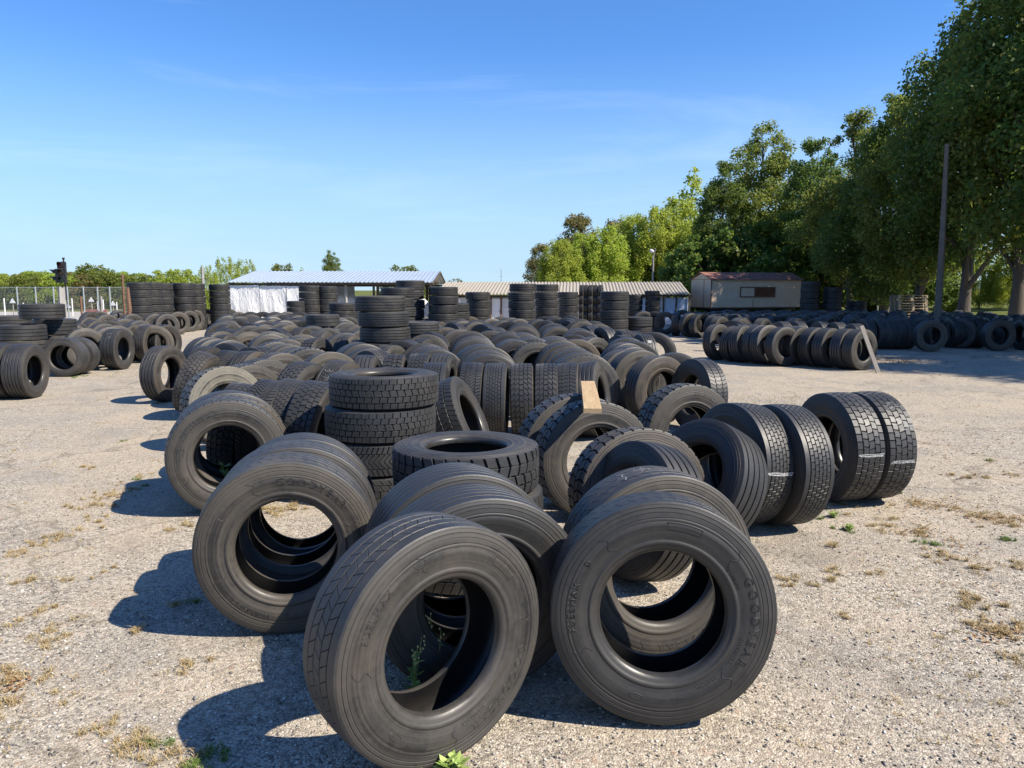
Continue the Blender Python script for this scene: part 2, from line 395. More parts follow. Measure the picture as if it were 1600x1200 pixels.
KINDS = ['rib', 'rib', 'worn', 'block', 'chevron', 'lug', 'fine', 'mixed', 'trailer', 'split']
def tube(px, py, a, n, where, step=.35, kinds=None, jit=1.0, group='tyres standing in the main pile', first=0, curve=0, **k):
    """tyres standing one behind the other like a tunnel, front one's crown at (px, py)"""
    x, y = un(px, py, 2 * RT); a += math.degrees(math.atan((800 - px) / FPX))
    for i in range(n):
        kd = kinds[i % len(kinds)] if kinds else random.choice(KINDS)
        R = RT if i == 0 else RT + random.choice([-.02, 0, 0, .01])
        lab = '%s tyre, %s from front in %s' % (LOOK[kd], ORD[i + first], where)
        spec(x, y, 0, a + random.uniform(-5, 5) * jit, kd, lean=random.uniform(-2, 6) * jit, R=round(R, 2), label=lab, group=group, vis=.8 if i == 0 else .22, **k)
        b = back(a); st = step * random.uniform(.97, 1.25) + (.05 if kd == 'trailer' else 0)
        x += b[0] * st + random.uniform(-.05, .05) * jit; y += b[1] * st; a += curve
def stack(px, ptop, Y, n, where, kinds=None, jit=.03, group='tyres lying in stacks', R=RT, W=WT, hide=0, vis=.33, **k):
    """n lying tyres; the top one's upper edge at pixel ptop, at distance Y"""
    x, ztop = unY(px, ptop, Y)
    n = n or max(1, round(ztop / (W + .004)))
    p = ztop / n if n > 3 or Y > 20 else min(W + .002, ztop / n)
    W = round(min(W + .05, max(W - .04, p - .002)), 3)
    z = 0.0
    for i in range(n):
        kd = kinds[i % len(kinds)] if kinds else random.choice(['rib', 'rib', 'worn', 'rib', 'mixed'])
        nb = n - 1 - i
        lab = '%s tyre %s, %s' % (LOOK[kd], 'on top' if nb == 0 else ('at the bottom' if i == 0 else '%s from top' % ORD[nb]), where)
        spec(x + random.uniform(-jit, jit), Y + random.uniform(-jit, jit), z, 0, kd, lying=True, label=lab, group=group, R=R, W=W, vis=vis if i >= hide else .03, **k)
        z += p

# ------------------------------------------------------------------ tyres: the layout
GF = 'large tyres standing at the front of the main pile'
# front row (label = look and neighbours)
spec(-.36, 3.16, 0, 39, 'worn', spin=0, lean=0, dust=.7, tint=(1, .98, .95), text='F1', group=GF, label='nearest smooth worn tyre, with a flowering weed growing inside its opening')
spec(-.19, 3.76, 0, 19, 'trailer', W=.36, spin=40, dust=.35, tint=(.9, .95, 1), group=GF, label='many-ribbed smooth tyre directly behind the nearest tyre with the weed')
b = back(19); spec(-.17 + b[0] * .40, 3.76 + b[1] * .40, 0, 19, 'trailer', W=.36, spin=140, dust=.3, tint=(.9, .95, 1), group=GF, label='many-ribbed smooth tyre between the front pair and the low lying stack')
spec(.69, 3.43, 0, -2, 'worn', spin=0, lean=4.8, dust=.42, tint=(.95, .95, .92), text='F2', group=GF, label='front smooth tyre with a rectangular plate outline and bold lettering on its sidewall')
spec(.78, 4.02, 0, 12, 'worn', spin=0, lean=2, dust=.8, tint=(1, .93, .82), text='F2b', group=GF, chalk='scribble', label='smooth tyre with white chalk scribbles just behind the plate-marked front tyre')
spec(-1.33, 4.42, 0, 13, 'worn', spin=0, lean=-.8, dust=.95, tint=(1, .95, .86), text='C1', group=GF, label='brown dusty smooth tyre with a yellow splash, at the left of the front group')
b = back(14); spec(-1.33 + b[0] * .50 + .03, 4.42 + b[1] * .50, 0, 16, 'worn', spin=70, dust=.55, tint=(.95, .97, 1), group=GF, label='smooth tyre standing tight behind the brown dusty one with the yellow splash')
spec(-1.33 + b[0] * .90 + .07, 4.42 + b[1] * .90, 0, 17, 'rib', R=.5, dust=.4, group=GF, label='low third tyre hidden behind the brown dusty pair on the left front')
spec(-2.59, 6.85, 0, 24, 'block', spin=0, dust=.8, tint=(1, .96, .9), text='C2', group=GF, label='large-holed tyre with size lettering along its upper left sidewall and a notched rim')
b = back(25); spec(-2.59 + b[0] * .38 + .07, 6.85 + b[1] * .38, 0, 27, 'chevron', dust=1, tint=(1, .86, .72), group=GF, label='rust-stained tyre behind the one with size lettering on its sidewall')
spec(-2.59 + b[0] * .78 + .1, 6.85 + b[1] * .78, 0, 28, 'worn', dust=.4, group=GF, label='third tyre back behind the one with size lettering on its sidewall')
# right-hand fan of tyres
GR = 'tyres fanned out on the right of the front group'
spec(1.30, 5.75, 0, -60, 'rib', lean=26, dust=.25, tint=(1, .95, .9), group=GR, R=.5, label='ribbed tyre tipped back, its dark inner side to the front left')
spec(1.90, 6.43, 0, -68, 'mixed', dust=.35, lean=5, group=GR, chalk='stripe', label='smooth-shouldered tyre with one white paint stripe across its tread')
spec(2.27, 6.45, 0, -73, 'mixed', dust=.35, lean=3, group=GR, label='smooth-shouldered tyre with no stripe, nearest left of the wide double drive pair')
spec(3.10, 7.22, 0, -78, 'block', dust=.45, tint=(.9, .9, .92), group=GR, chalk='stripe', label='block-treaded tyre, inner one of the striped pair at the far right')
b = back(-78); spec(3.10 + b[0] * .33, 7.22 + b[1] * .33, 0, -78, 'block', dust=.5, tint=(.9, .9, .92), group=GR, chalk='stripe2', label='block-treaded tyre, outer one of the striped pair at the far right')
spec(1.81, 7.82, 0, 20, 'lug', dust=.8, tint=(1, .95, .85), lean=4, text='M0', group=GR, label='coarse-treaded tyre with pale dusty sidewall behind the fan of dark openings')
spec(2.17, 11.41, 0, 29, 'rib', dust=1, tint=(1, .85, .72), text='N1', group=GR, label='brown-faced open tyre standing beyond the coarse-treaded one')
spec(2.06, 12.6, 0, 20, 'rib', dust=.9, tint=(1, .95, .85), group=GR, label='grey-brown open tyre directly left of the brown-faced one')
b = back(20); spec(2.06 + b[0] * .45, 12.6 + b[1] * .45, 0, 22, 'rib', dust=.8, group=GR, label='tyre half hidden behind the grey-brown open tyre')
spec(2.62, 10.85, 0, -70, 'split', dust=.4, lean=4, group=GR, label='split-treaded tyre with black shaded face on the right edge of the pile')
spec(2.55, 12.0, 0, -10, 'rib', dust=.5, group=GR, label='tyre standing just behind the split-treaded one on the right edge')
spec(.72, 6.62, 0, 16, 'lug', dust=.9, tint=(1, .96, .9), lean=3, group=GR, chalk='dab', label='coarse-lugged tyre under the wooden board, front one of its pair')
spec(.60, 7.06, 0, 17, 'lug', dust=.7, lean=3, R=.535, group=GR, label='coarse-lugged tyre under the wooden board, rear one of its pair')
spec(.96, 5.55, 0, 17, 'lug', dust=.9, tint=(1, .88, .78), R=.5, lean=8, group=GR, label='notched tyre with pale sidewall ring in front of the boarded pair')
spec(.80, 5.1, 0, -62, 'rib', dust=.3, tint=(1, .9, .82), R=.48, lean=14, group=GR, label='rib-treaded tyre squeezed between the notched tyre and the chalk-scribbled one')
# two low stacks in the front
GS = 'tyres lying in the two low front stacks'
x, y = un(728, 692, .93)
spec(x - .01, y, .0, 0, 'split', lying=True, label='bottom tyre of three lying just behind the front tyres', group=GS, spin=30, R=.53, W=.305)
spec(x + .02, y, .31, 0, 'split', lying=True, label='middle tyre of three lying just behind the front tyres', group=GS, spin=30, R=.53, W=.305)
spec(x, y + .01, .62, 0, 'lug', lying=True, label='top tyre of three lying just behind the front tyres', group=GS, spin=80, R=.52, dust=.6)
x, y = un(600, 582, 1.22)
for i, (kd, lb, dx) in enumerate([('chevron', 'bottom tyre of the four-high block-treaded stack left of centre', -.03), ('fine', 'finely siped tyre, third from top of the four-high stack', -.06), ('block', 'block-treaded tyre, second from top of the four-high stack', -.04), ('block', 'block-treaded tyre on top of the four-high stack', 0.0)]):
    spec(x + dx, y, i * .307, 0, kd, lying=True, label=lb, group=GS, R=.53 if i != 3 else .52, W=.305, dust=.5)
# tyre leaning on that stack, and the row of upright treads
spec(-.36, 8.45, 0, 80, 'split', lean=24, dust=.4, group=GR, label='herringbone tyre tipped against the four-high stack, right of it')
GU = 'six upright tyres with treads in a row'
for i, (px, a, kd, lb) in enumerate([(735, 88, 'fine', 'paint-flecked finely siped tread, leftmost of the six upright treads'), (775, 87, 'mixed', 'narrow-ribbed tread, second of the six upright treads from the left'), (819, 88, 'chevron', 'square-blocked tread with chevrons, third of the six upright treads'), (856, 86, 'chevron', 'wide zigzag tread, fourth of the six upright treads'), (897, 80, 'split', 'dull grooved tread, fifth of the six upright treads'), (936, 72, 'rib', 'deeply grooved tread at the right end of the six upright treads')]):
    x, y = un(px, 565, 1.04); spec(x, y, 0, a, kd, label=lb, group=GU, lean=(-2, 0, 2, 1, 5, 9)[i], dust=.5)
GB = 'upright treads behind the four-high stack'
stand(657, 552, 80, 'chevron', 'chalk-flecked tread furthest left behind the four-high stack', GB, dust=.5)
stand(692, 552, 78, 'rib', 'grooved tread in the back, right behind the four-high stack', GB, dust=.5)
stand(680, 566, 84, 'mixed', 'bluish tread nearest behind the right edge of the four-high stack', GB, dust=.3, tint=(.8, .95, 1.1))
# left shoulder of the main pile
GL = 'tyres on the left flank of the main pile'
spec(-6.3, 13.85, 0, 80, 'rib', lean=0, dust=.8, tint=(1, .92, .85), group=GL, label='open rib-treaded tyre standing alone at the left tip of the main pile')
stand(314, 541, 62, 'chevron', 'greyish zigzag tread tucked behind the brown block tread', GL, lean=-6, dust=.5)
x, y = un(286, 652, 0); spec(x + .1, y + .05, 0, 86, 'block', lean=-18, dust=.9, tint=(1, .9, .8), group=GL, label='brownish block tread leaning over at the left edge of the pile')
x, y = un(352, 578, 1.0); spec(x, y, 0, 46, 'lug', lean=8, dust=1.0, tint=(2.4, 2.4, 2.1), group=GL, label='tyre with a whitewashed pale sidewall on the left flank')
x, y = un(345, 600, .98); spec(x + .1, y - .1, 0, 90, 'chevron', lean=-12, dust=.4, group=GL, R=.5, label='grey tread wedged in front of the whitewashed sidewall')
for i, (px, py, kd, lb) in enumerate([(404, 594, 'fine', 'fine grey tread leaning, left one of three behind the rust-stained tyre'), (440, 593, 'mixed', 'ribbed grey tread leaning, middle one of three behind the rust-stained tyre'), (478, 595, 'block', 'big block tread leaning, right one of three behind the rust-stained tyre')]):
    stand(px, py, 68, kd, lb, GL, lean=-9, dust=.5)
stand(466, 566, 55, 'block', 'block tread with a dark opening showing at its right', GL, lean=-6, dust=.5)
stand(524, 564, 60, 'mixed', 'tread with white chalk writing left of the four-high stack', GL, lean=-5, chalk='scribble')
stand(572, 553, 80, 'rib', 'plain grooved tread peeping over the four-high stack', GL, dust=.6)
stand(617, 553, 82, 'lug', 'coarse tread peeping over the four-high stack at its right half', GL, dust=.5)
for i, (px, py, a, kd, lb, dd) in enumerate([(384, 567, 32, 'block', 'toothed tyre with rust-pink edge next behind the whitewashed one', .9), (408, 557, 30, 'fine', 'pale toothed tyre, second behind the whitewashed one', .9), (436, 549, 26, 'rib', 'smooth tyre, third behind the whitewashed one', .7)]):
    stand(px, py, a, kd, lb, GL, dust=dd)
stand(348, 546, 66, 'fine', 'grey tread standing just right of the brown block tread', GL, lean=-8, dust=.5)
stand(400, 540, -48, 'lug', 'coarse tread turned with its dark face to the left', GL, dust=.6)
tube(354, 530, 28, 3, 'short ribbed tunnel, left pile edge', kinds=['trailer', 'rib', 'rib'], step=.36)
tube(482, 542, 15, 5, 'tunnel left of tall near stack', kinds=['lug', 'rib', 'rib', 'block', 'worn'], step=.36)
tube(576, 541, 10, 4, 'tunnel below tall near stack', kinds=['block', 'fine', 'rib', 'block'], step=.42)
stand(608, 536, 58, 'chevron', 'zigzag tread with pale rim in front of the tall near stack', GL, dust=.8, tint=(1, 1, .9))
stand(512, 512, 8, 'rib', 'open brown ring at the foot of the two-high lying tyres', GL, dust=1, tint=(1, .88, .75))
stand(538, 519, 12, 'rib', 'open ring right of the brown ring, touching the tall near stack', GL, dust=.9)
stand(560, 531, 84, 'rib', 'little ribbed tread under the open rings', GL, dust=.6, R=.5)
stand(421, 516, 14, 'rib', 'brown open ring with a dark hole in the left middle of the pile', GL, dust=1, tint=(1, .86, .72))
stand(391, 508, 8, 'fine', 'pale domed tyre behind the brown open ring', GL, dust=.7)
stand(450, 507, 30, 'rib', 'tyre with tan sidewall beside the brown open ring', GL, dust=1, tint=(1, .9, .7))
stand(471, 511, 62, 'chevron', 'grooved tread standing between tan sidewall and open rings', GL, dust=.6)
stand(356, 491, 50, 'lug', 'dark studded tyre at the far left end of the main pile', GL, dust=.4)
stand(392, 491, 5, 'rib', 'open tyre right of the dark studded one at the far left end', GL, dust=.8)
stand(438, 489, 6, 'rib', 'open brown tyre in the back left, under the white tarpaulin wall', GL, dust=.9)
# middle and right tunnels
tube(680, 543, 6, 4, 'tunnel just behind the bluish tread', kinds=['rib', 'lug', 'rib', 'fine'], step=.38)
stand(697, 511, 8, 'rib', 'open rounded tyre before the five-high stack', GB, dust=.9)
stand(684, 502, 62, 'fine', 'dusty tread left behind the open rounded tyre', GB, dust=.7)
stand(733, 494, 14, 'rib', 'rust-rimmed open tyre at the foot of the four-high far stack', GB, dust=1, tint=(1, .85, .7))
stand(756, 506, -40, 'lug', 'coarse tread beside the rust-rimmed open tyre', GB, dust=.6)
tube(764, 552, 4, 15, 'tunnel behind second upright tread', step=.38)
tube(806, 530, 4, 8, 'tunnel behind third upright tread', step=.40)
tube(838, 532, 6, 7, 'tunnel behind fourth upright tread', step=.45)
tube(915, 554, 8, 12, 'broad tunnel behind last upright tread', kinds=['lug', 'worn', 'rib', 'worn', 'block', 'trailer'], step=.40)
stand(900, 529, 10, 'rib', 'tyre with a light tan sidewall in the broad tunnel', GB, dust=1, tint=(1.3, 1.1, .85))
stand(925, 526, 46, 'rib', 'ribbed tyre with its opening turned right beside the tan sidewall', GB, dust=.6)
tube(816, 510, 0, 5, 'far tunnel left of tall stacks', step=.45)
tube(872, 511, 4, 5, 'far tunnel before tall stacks', step=.45)
tube(910, 517, 4, 5, 'far tunnel left of tagged tyre', step=.45)
GT = 'sunlit treads turned sideways at the right rear of the pile'
for px, py, a, kd, lb in [(922, 510, -62, 'rib', 'ribbed tread, furthest left of the sideways treads'), (944, 511, -56, 'chevron', 'zigzag tread, second of the sideways treads'), (972, 522, -56, 'chevron', 'broad zigzag tread with a black shaded face'), (975, 516, -70, 'lug', 'lugged tread behind the broad zigzag one'), (990, 516, -70, 'fine', 'fine tread right behind the broad zigzag one'), (1006, 522, -68, 'rib', 'grooved tread with a white paper tag'), (1022, 517, -12, 'rib', 'pale open ring behind the tagged tread')]:
    stand(px, py, a, kd, lb, GT, dust=.6, chalk='tag' if 'paper' in lb else None)
# filler rows in the far left of the pile, before the white wall
for j, (py, x0, x1, nn) in enumerate([(487, 372, 468, 6), (492, 428, 500, 5), (499, 405, 498, 6), (503, 640, 672, 2)]):
    for i in range(nn):
        px = x0 + (x1 - x0) * i / max(1, nn - 1)
        kd = random.choice(KINDS)
        stand(px, py, random.uniform(-25, 35), kd, '%s tyre, %s from the left in %s far row before white shed' % (LOOK[kd], ORD[i], ['rearmost', 'second rearmost', 'third rearmost', 'shortest'][j]), 'tyres in the far rows before the white shed', vis=.5)

# more tyres standing in the gaps of the main pile, wherever one fits
def rect(t, g=1.0):
    a = R_(t.a); u = (math.cos(a), math.sin(a)); v = (-math.sin(a), math.cos(a)); h, w = t.R * g, t.W / 2 * g
    return (t.x, t.y), u, v, h, w
def clash(A, B):
    (ax, ay), au, av, ah, aw = A; (bx, by), bu, bv, bh, bw = B; dx, dy = bx - ax, by - ay
    for (ex, ey) in (au, av, bu, bv):
        r = ah * abs(au[0] * ex + au[1] * ey) + aw * abs(av[0] * ex + av[1] * ey) + bh * abs(bu[0] * ex + bu[1] * ey) + bw * abs(bv[0] * ex + bv[1] * ey)
        if abs(dx * ex + dy * ey) > r: return False
    return True
def round_rect(t): return ((t.x, t.y), (1, 0), (0, 1), t.R * .9, t.R * .9)
nf = 0
for k in range(5000):
    Y = 9.6 + 20.5 * random.random() ** .8; px = random.uniform(290, 1010)
    lo = 300 if Y < 14 else 330 + (Y - 14) * 1.2; hi = 1000 - max(0, Y - 15) * 6.5
    if not lo < px < hi or Y < 12.3 or (Y > 17 and random.random() < .9) or nf > 120: continue
    x = (px - 800) / FPX * (Y * _c + .9 * _s); ap = random.choice([0, 8, 15, -12, 22, 30, 60, -50]) + random.uniform(-6, 6)
    kd = random.choice(KINDS)
    c = T(x=x, y=Y, a=ap + math.degrees(math.atan((800 - px) / FPX)), R=RT, W=WT)
    if any(clash(rect(c, .98), round_rect(t) if t.lying else rect(t, .96)) for t in TY if abs(t.x - x) < 1.2 and abs(t.y - Y) < 1.2): continue
    if any(t.lying and abs(t.x - x) < 1.05 and abs(t.y - Y) < 1.05 for t in TY): continue
    spec(x, Y, 0, c['a'], kd, lean=random.uniform(-4, 8), label='%s tyre filling a gap in the main pile, %s metres out' % (LOOK[kd], '') if False else 'gap %d' % nf, group='tyres standing in the main pile', vis=.3); nf += 1
gaps = sorted([t for t in TY if t.label.startswith('gap ')], key=lambda t: t.y)
for i, t in enumerate(gaps):
    row, col = divmod(i, 12); grp = sorted(gaps[row * 12:row * 12 + 12], key=lambda q_: q_.x)
    t['lab2'] = '%s tyre, %s from left, %s loose band of main pile' % (LOOK[t.kind], ORD[grp.index(t)], ORD[row])
for t in gaps: t['label'] = t.pop('lab2').replace(' nearest dozen gap fillers', ' band of loose ones')
print('FILLERS', nf)
# tall stacks in the rear
stack(597, 462, 15.9, None, 'tall near stack mid yard', kinds=['rib', 'rib', 'rib', 'rib', 'trailer', 'rib'], jit=.05, vis=.5, hide=1)
stack(622, 449, 24.0, None, 'stack just behind the tall near one', hide=3, vis=.25)
stack(640, 438, 27.5, None, 'highest stack behind the tall near one', hide=2, vis=.25)
stack(654, 502, 19.5, None, 'low stub right of tall near stack', vis=.3)
stack(692, 448, 27.0, None, 'leaning stack left of corrugated roof', hide=2)
stack(712, 473, 28.6, None, 'stub behind the leaning stack', vis=.15)
stack(747, 456, 31.5, None, 'stack before the corrugated eave', hide=2, R=.5)
stack(816, 443, 29.5, None, 'left of three tall adjoining stacks', hide=2, chalk='sticker')
stack(854, 444, 33.0, None, 'middle of three tall adjoining stacks', hide=2)
stack(888, 456, 37.5, None, 'right of three tall adjoining stacks', hide=2, R=.5)
stack(960, 455, 28.0, None, 'broad stack left of small stacks', hide=1, chalk='sticker')
stack(888, 504, 25.4, 2, 'low pair before three tall stacks', vis=.3)
stack(993, 460, 37.6, None, 'left small stack before bluish doors', hide=2, R=.36, W=.24, name='car_tyre', group='small tyres lying in stacks')
stack(1020, 454, 37.4, None, 'right small stack before bluish doors', hide=2, R=.37, W=.25, name='car_tyre', group='small tyres lying in stacks')
stack(997, 495, 28.6, 3, 'low stack with leaning ring', vis=.5)
stack(483, 446, 38.8, None, 'left stack before tarpaulin shed', hide=2)
stack(511, 447, 39.2, None, 'right stack before tarpaulin shed', hide=2)
stack(534, 473, 30.5, None, 'half-height stack right of the shed pair', hide=2)
stack(553, 474, 32.0, None, 'half-hidden stack beside tall near one', hide=2, vis=.2)
stack(505, 487, 24.0, 3, 'lug-topped low stack', kinds=['rib', 'rib', 'lug'], vis=.5)
stack(530, 503, 21.6, 2, 'low pair left of tall near stack', kinds=['fine', 'fine'], vis=.5)
stack(462, 470, 37.5, None, 'short dark stack under tarpaulin wall', hide=2, R=.42, vis=.2)
# wall of stacks at the left rear
for i, (px, py, Y) in enumerate([(217, 441, 34.6), (234, 441, 36.0), (251, 442, 37.2), (268, 443, 38.4), (286, 442, 38.4), (304, 443, 39.6)]):
    stack(px, py, Y, None, '%s column of left rear stack wall' % ORD[i], hide=2, vis=.33 if i in (0, 2, 4) else .2)
stack(343, 444, 40.0, None, 'lone column left of white shed', hide=2)
# right of the wagon
stack(1267, 440, 44.0, None, 'stack right beside the wagon', vis=.3, hide=2); stack(1302, 449, 44.0, None, 'second stack from the wagon', vis=.3, hide=2); stack(1339, 470, 44.5, None, 'low third stack from the wagon', vis=.25, hide=2)
# shelf block of small tyres
for i in range(5):
    for j in range(5):
        x, z = unY(909 + i * 7.2, 459, 37.8)
        spec(x, 37.8 + .1 * (i % 2), .02 + j * .40, 78, 'rib', R=.33, W=.22, name='car_tyre', vis=.35 if j > 1 else .02, dust=.2, label='small racked tyre, %s column, %s from top' % (ORD[i], ORD[4 - j]), group='small tyres racked on edge in a block')
for px, a, lb in [(909, 70, 'small tyre at the left before the racked block'), (924, 62, 'small tyre in the middle before the racked block'), (943, 84, 'small tyre at the right before the racked block')]:
    x, y = un(px, 487, .72); spec(x, y, 0, a, 'rib', R=.36, W=.25, name='car_tyre', label=lb, group='three small tyres before the racked block', vis=.8)
# short row before the wagon
GW = 'row of standing tyres left of the wagon'
for px, py, a, kd, lb in [(1079, 489, 38, 'rib', 'open-faced tyre at the right end of the row left of the wagon'), (1057, 488, 82, 'rib', 'ribbed tread second from the right in the row left of the wagon'), (1040, 487, 5, 'rib', 'open tyre with sunlit lower lip in the row left of the wagon'), (1022, 486, -10, 'rib', 'ring leaning on the low lying stack left of the wagon'), (1005, 486, 20, 'rib', 'half-hidden tyre behind the low lying stack'), (1066, 484, 20, 'rib', 'dark tyre behind the open-faced one left of the wagon')]:
    stand(px, py, a, kd, lb, GW, dust=.5)
for px, py, a, lb in [(1118, 486, 42, 'shaded tyre under the front end of the wagon'), (1136, 484, 46, 'shaded tyre under the wagon, second from its left end')]:
    stand(px, py, a, 'rib', lb, 'tyres in the shade of the wagon', dust=.2)

# left group
GA = 'tyres of the left-hand group'
x, y = un(35, 627, 0)
spec(-9.1, 14.3, 0, 96, 'trailer', dust=.55, tint=(1, .95, .95), group=GA, label='wide rib-treaded tyre with dotted grooves at the front of the left group')
spec(-9.52, 14.25, 0, 95, 'trailer', dust=.5, group=GA, label='wide tyre cut off by the left picture edge')
spec(-10.45, 17.95, 0, 5, 'trailer', R=.46, dust=.8, group=GA, label='wide tyre with a big dark hole, front of the left group')
spec(-10.46, 18.42, 0, 6, 'trailer', R=.46, dust=.7, group=GA, label='wide tyre right behind the one with the big dark hole')
spec(-10.75, 19.35, 0, 50, 'rib', dust=.8, tint=(1, .95, .85), group=GA, lean=8, label='tyre sagging behind the big-holed wide tyre')
spec(-10.55, 20.2, 0, 46, 'rib', dust=.6, group=GA, lean=6, label='dark tyre between the sagging one and the chalk-marked tread')
spec(-10.06, 19.55, 0, 88, 'trailer', dust=.5, chalk='scribble', group=GA, label='wide tread with long white chalk marks')
spec(-10.08, 21.6, 0, 34, 'rib', dust=1, tint=(1.2, 1.12, 1), group=GA, label='pale dusty open tyre right of the chalk-marked tread')
spec(-10.35, 22.0, 0, 36, 'rib', dust=.9, tint=(1.2, 1.1, .9), group=GA, label='pale tyre behind the pale dusty open one')
spec(-9.95, 22.0, 0, 70, 'rib', dust=.5, group=GA, label='dark tyre turned sideways right of the pale open one')
for i, (px, py, a, kd, lb) in enumerate([(215, 500, 30, 'lug', 'arched tyre with tan sidewall in the middle of the left group'), (222, 505, 34, 'rib', 'ribbed tyre just below the tan arched one'), (180, 508, 14, 'rib', 'dark arch left of the pale open tyre'), (130, 512, 50, 'rib', 'tyre lying askew behind the sagging one'), (137, 495, 38, 'rib', 'open-faced tyre right of the left group stack'), (165, 491, 26, 'rib', 'open ring with inner ring visible in the left group'), (185, 489, 25, 'rib', 'rear arch behind the open ring in the left group'), (205, 490, 25, 'fine', 'rearmost arch beside the left rear stacks'), (190, 498, 30, 'rib', 'low arch among the left group'), (120, 505, 62, 'rib', 'shadowed tread behind the left stack'), (160, 505, 30, 'rib', 'grey arch in the middle of the left group')]):
    stand(px, py, a, kd, lb, GA, dust=.8, vis=.5)
for i, (px, py, a, kd) in enumerate([(112, 508, 20, 'rib'), (148, 500, 40, 'trailer'), (172, 500, -10, 'rib'), (196, 497, 30, 'worn'), (205, 507, 48, 'rib'), (230, 508, 60, 'rib'), (186, 484, 20, 'rib'), (155, 486, 10, 'rib'), (140, 487, 40, 'rib'), (214, 483, 15, 'worn')]):
    stand(px, py, a, kd, '%s tyre, %s from the left among the loose heap before the fence' % (LOOK[kd], ORD[i]), 'loose heap before the fence', dust=.7, vis=.35)
for i, (px, py, a, lb) in enumerate([(241, 490, 24, 'first open tyre of the row before the left stacks'), (259, 490, 24, 'second open tyre of the row before the left stacks'), (277, 487, 20, 'third and palest open tyre of the row before the left stacks'), (294, 485, 35, 'fourth tyre of the row before the left stacks'), (303, 484, 38, 'fifth tyre of the row before the left stacks')]):
    stand(px, py, a, 'rib', lb, 'row of open tyres before the left stacks', dust=.9, tint=(1.2, 1.1, .98) if i == 2 else None)
for i in range(6):
    stand(228 + i * 14, 484 - i * .6, 20 + i * 5, 'rib', 'tyre in the second row before the left stacks, %s from the left' % ORD[i], 'second row before the left stacks', vis=.25)
for i in range(5):
    stand(312 + i * 11, 482 + (i % 2), -20 + i * 12, 'rib', 'shaded arch, %s from the left in front of the lone column' % ORD[i], 'shaded arches before the lone column', vis=.4, dust=.3)
for px, py, Y, nn, lb in [(34, 500, 19.2, 4, 'front stack of left group'), (84, 498, 20.6, 4, 'rear stack of left group'), (14, 493, 21.6, 4, 'stack at left picture edge')]:
    stack(px, py, Y, None, lb, vis=.5, hide=1, kinds=['rib'], W=.385 if nn == 4 else .315, R=.53, group='tyres lying in the left group stacks')
x, z = unY(67, 499, 19.9); spec(x, 19.9, 1.28, 0, 'trailer', lying=True, R=.53, W=.385, label='single tyre lying on top of the left group stacks', group='tyres lying in the left group stacks', dust=.6, tint=(1, .92, .8))

# right group
GX = 'tyres at the near edge of the right group'
spec(7.25, 25.2, 0, -30, 'rib', dust=.3, group=GX, label='open dark tyre at the left tip of the right group')
spec(6.66, 22.4, 0, -82, 'chevron', dust=.4, group=GX, label='front zigzag tread at the left of the right group')
spec(6.99, 22.42, 0, -84, 'chevron', dust=.4, group=GX, label='second zigzag tread at the left of the right group')
spec(7.86, 21.2, 0, 32, 'rib', dust=1, tint=(1.2, 1.1, .95), group=GX, label='open tyre with a sunlit pale face heading the left tunnel of the right group')
tube(1226, 511, 52, 6, 'dark tunnel behind sunlit pale face', kinds=['rib', 'worn'], step=.40, jit=2.0, group=GX, first=1)
spec(8.80, 19.4, 0, 30, 'rib', dust=.6, tint=(1, .95, .85), group=GX, label='open tyre with a grey plank leaning on it')
x0, y0 = 8.80, 19.4
for i in range(5):
    bb = back(40); q_ = random.uniform(.34, .52); x0 += bb[0] * q_; y0 += bb[1] * q_
    spec(x0, y0, 0, 34 + random.uniform(-9, 9), 'rib', dust=.4, group=GX, label='tyre %s behind the one with the leaning plank' % ORD[i])
for i, px in enumerate([1352, 1370, 1385, 1402, 1416]):
    stand(px, 498, -58, 'trailer' if i in (2, 3) else 'rib', 'sunlit ribbed tread, %s from the left beyond the leaning plank' % ORD[i], GX, dust=.9)
spec(13.77, 25.3, 0, 0, 'rib', dust=1, tint=(1.1, 1.05, .95), group=GX, label='open tyre with a round dark hole facing out of the right group')
for i, px in enumerate([1490, 1507, 1526]):
    stand(px, 497, -62, 'trailer', 'dark ribbed tread, %s to the right of the round-holed tyre' % ORD[i], GX, dust=.2)
spec(16.2, 25.6, 0, 0, 'rib', dust=.4, group=GX, label='open shaded tyre near the right picture edge')
for i in range(3):
    spec(17.3 + i * .45, 26.0 - i * .15, 0, -95, 'rib', dust=.3, group=GX, label='shaded tread, %s right of the open shaded tyre' % ORD[i])
for i, (px, py, a, kd) in enumerate([(1150, 489, -50, 'chevron'), (1178, 490, -56, 'chevron'), (1198, 490, -66, 'fine'), (1222, 502, -58, 'rib'), (1246, 502, -58, 'rib'), (1283, 502, -62, 'chevron'), (1308, 503, -60, 'rib'), (1336, 505, -62, 'fine')]):
    stand(px, py, a, kd, '%s tyre, %s lit tread from the left peeping out of the right group' % (LOOK[kd], ORD[i]), 'lit treads in the right group', vis=.5)
# the mass of the right group: rows leading back
k = 0
for r in range(13):
    for c in range(20):
        x = 7.0 + c * .95 + random.uniform(-.15, .15) + (r % 2) * .4; y = 27.0 + r * .95 + random.uniform(-.2, .2)
        if x > 21.5 + random.uniform(-1, 1) or (r < 2 and c < 1) or x < 7.5 + max(0, r - 8) * .8: continue
        if 11.3 < x < 18.9 and y > 39: continue
        spec(x, y, 0, random.choice([36, 30, 40, 44, -55]) + random.uniform(-6, 6), 'rib', vis=.10, dust=random.uniform(.2, .7), label='far tyre', group='far tyres of the right group')

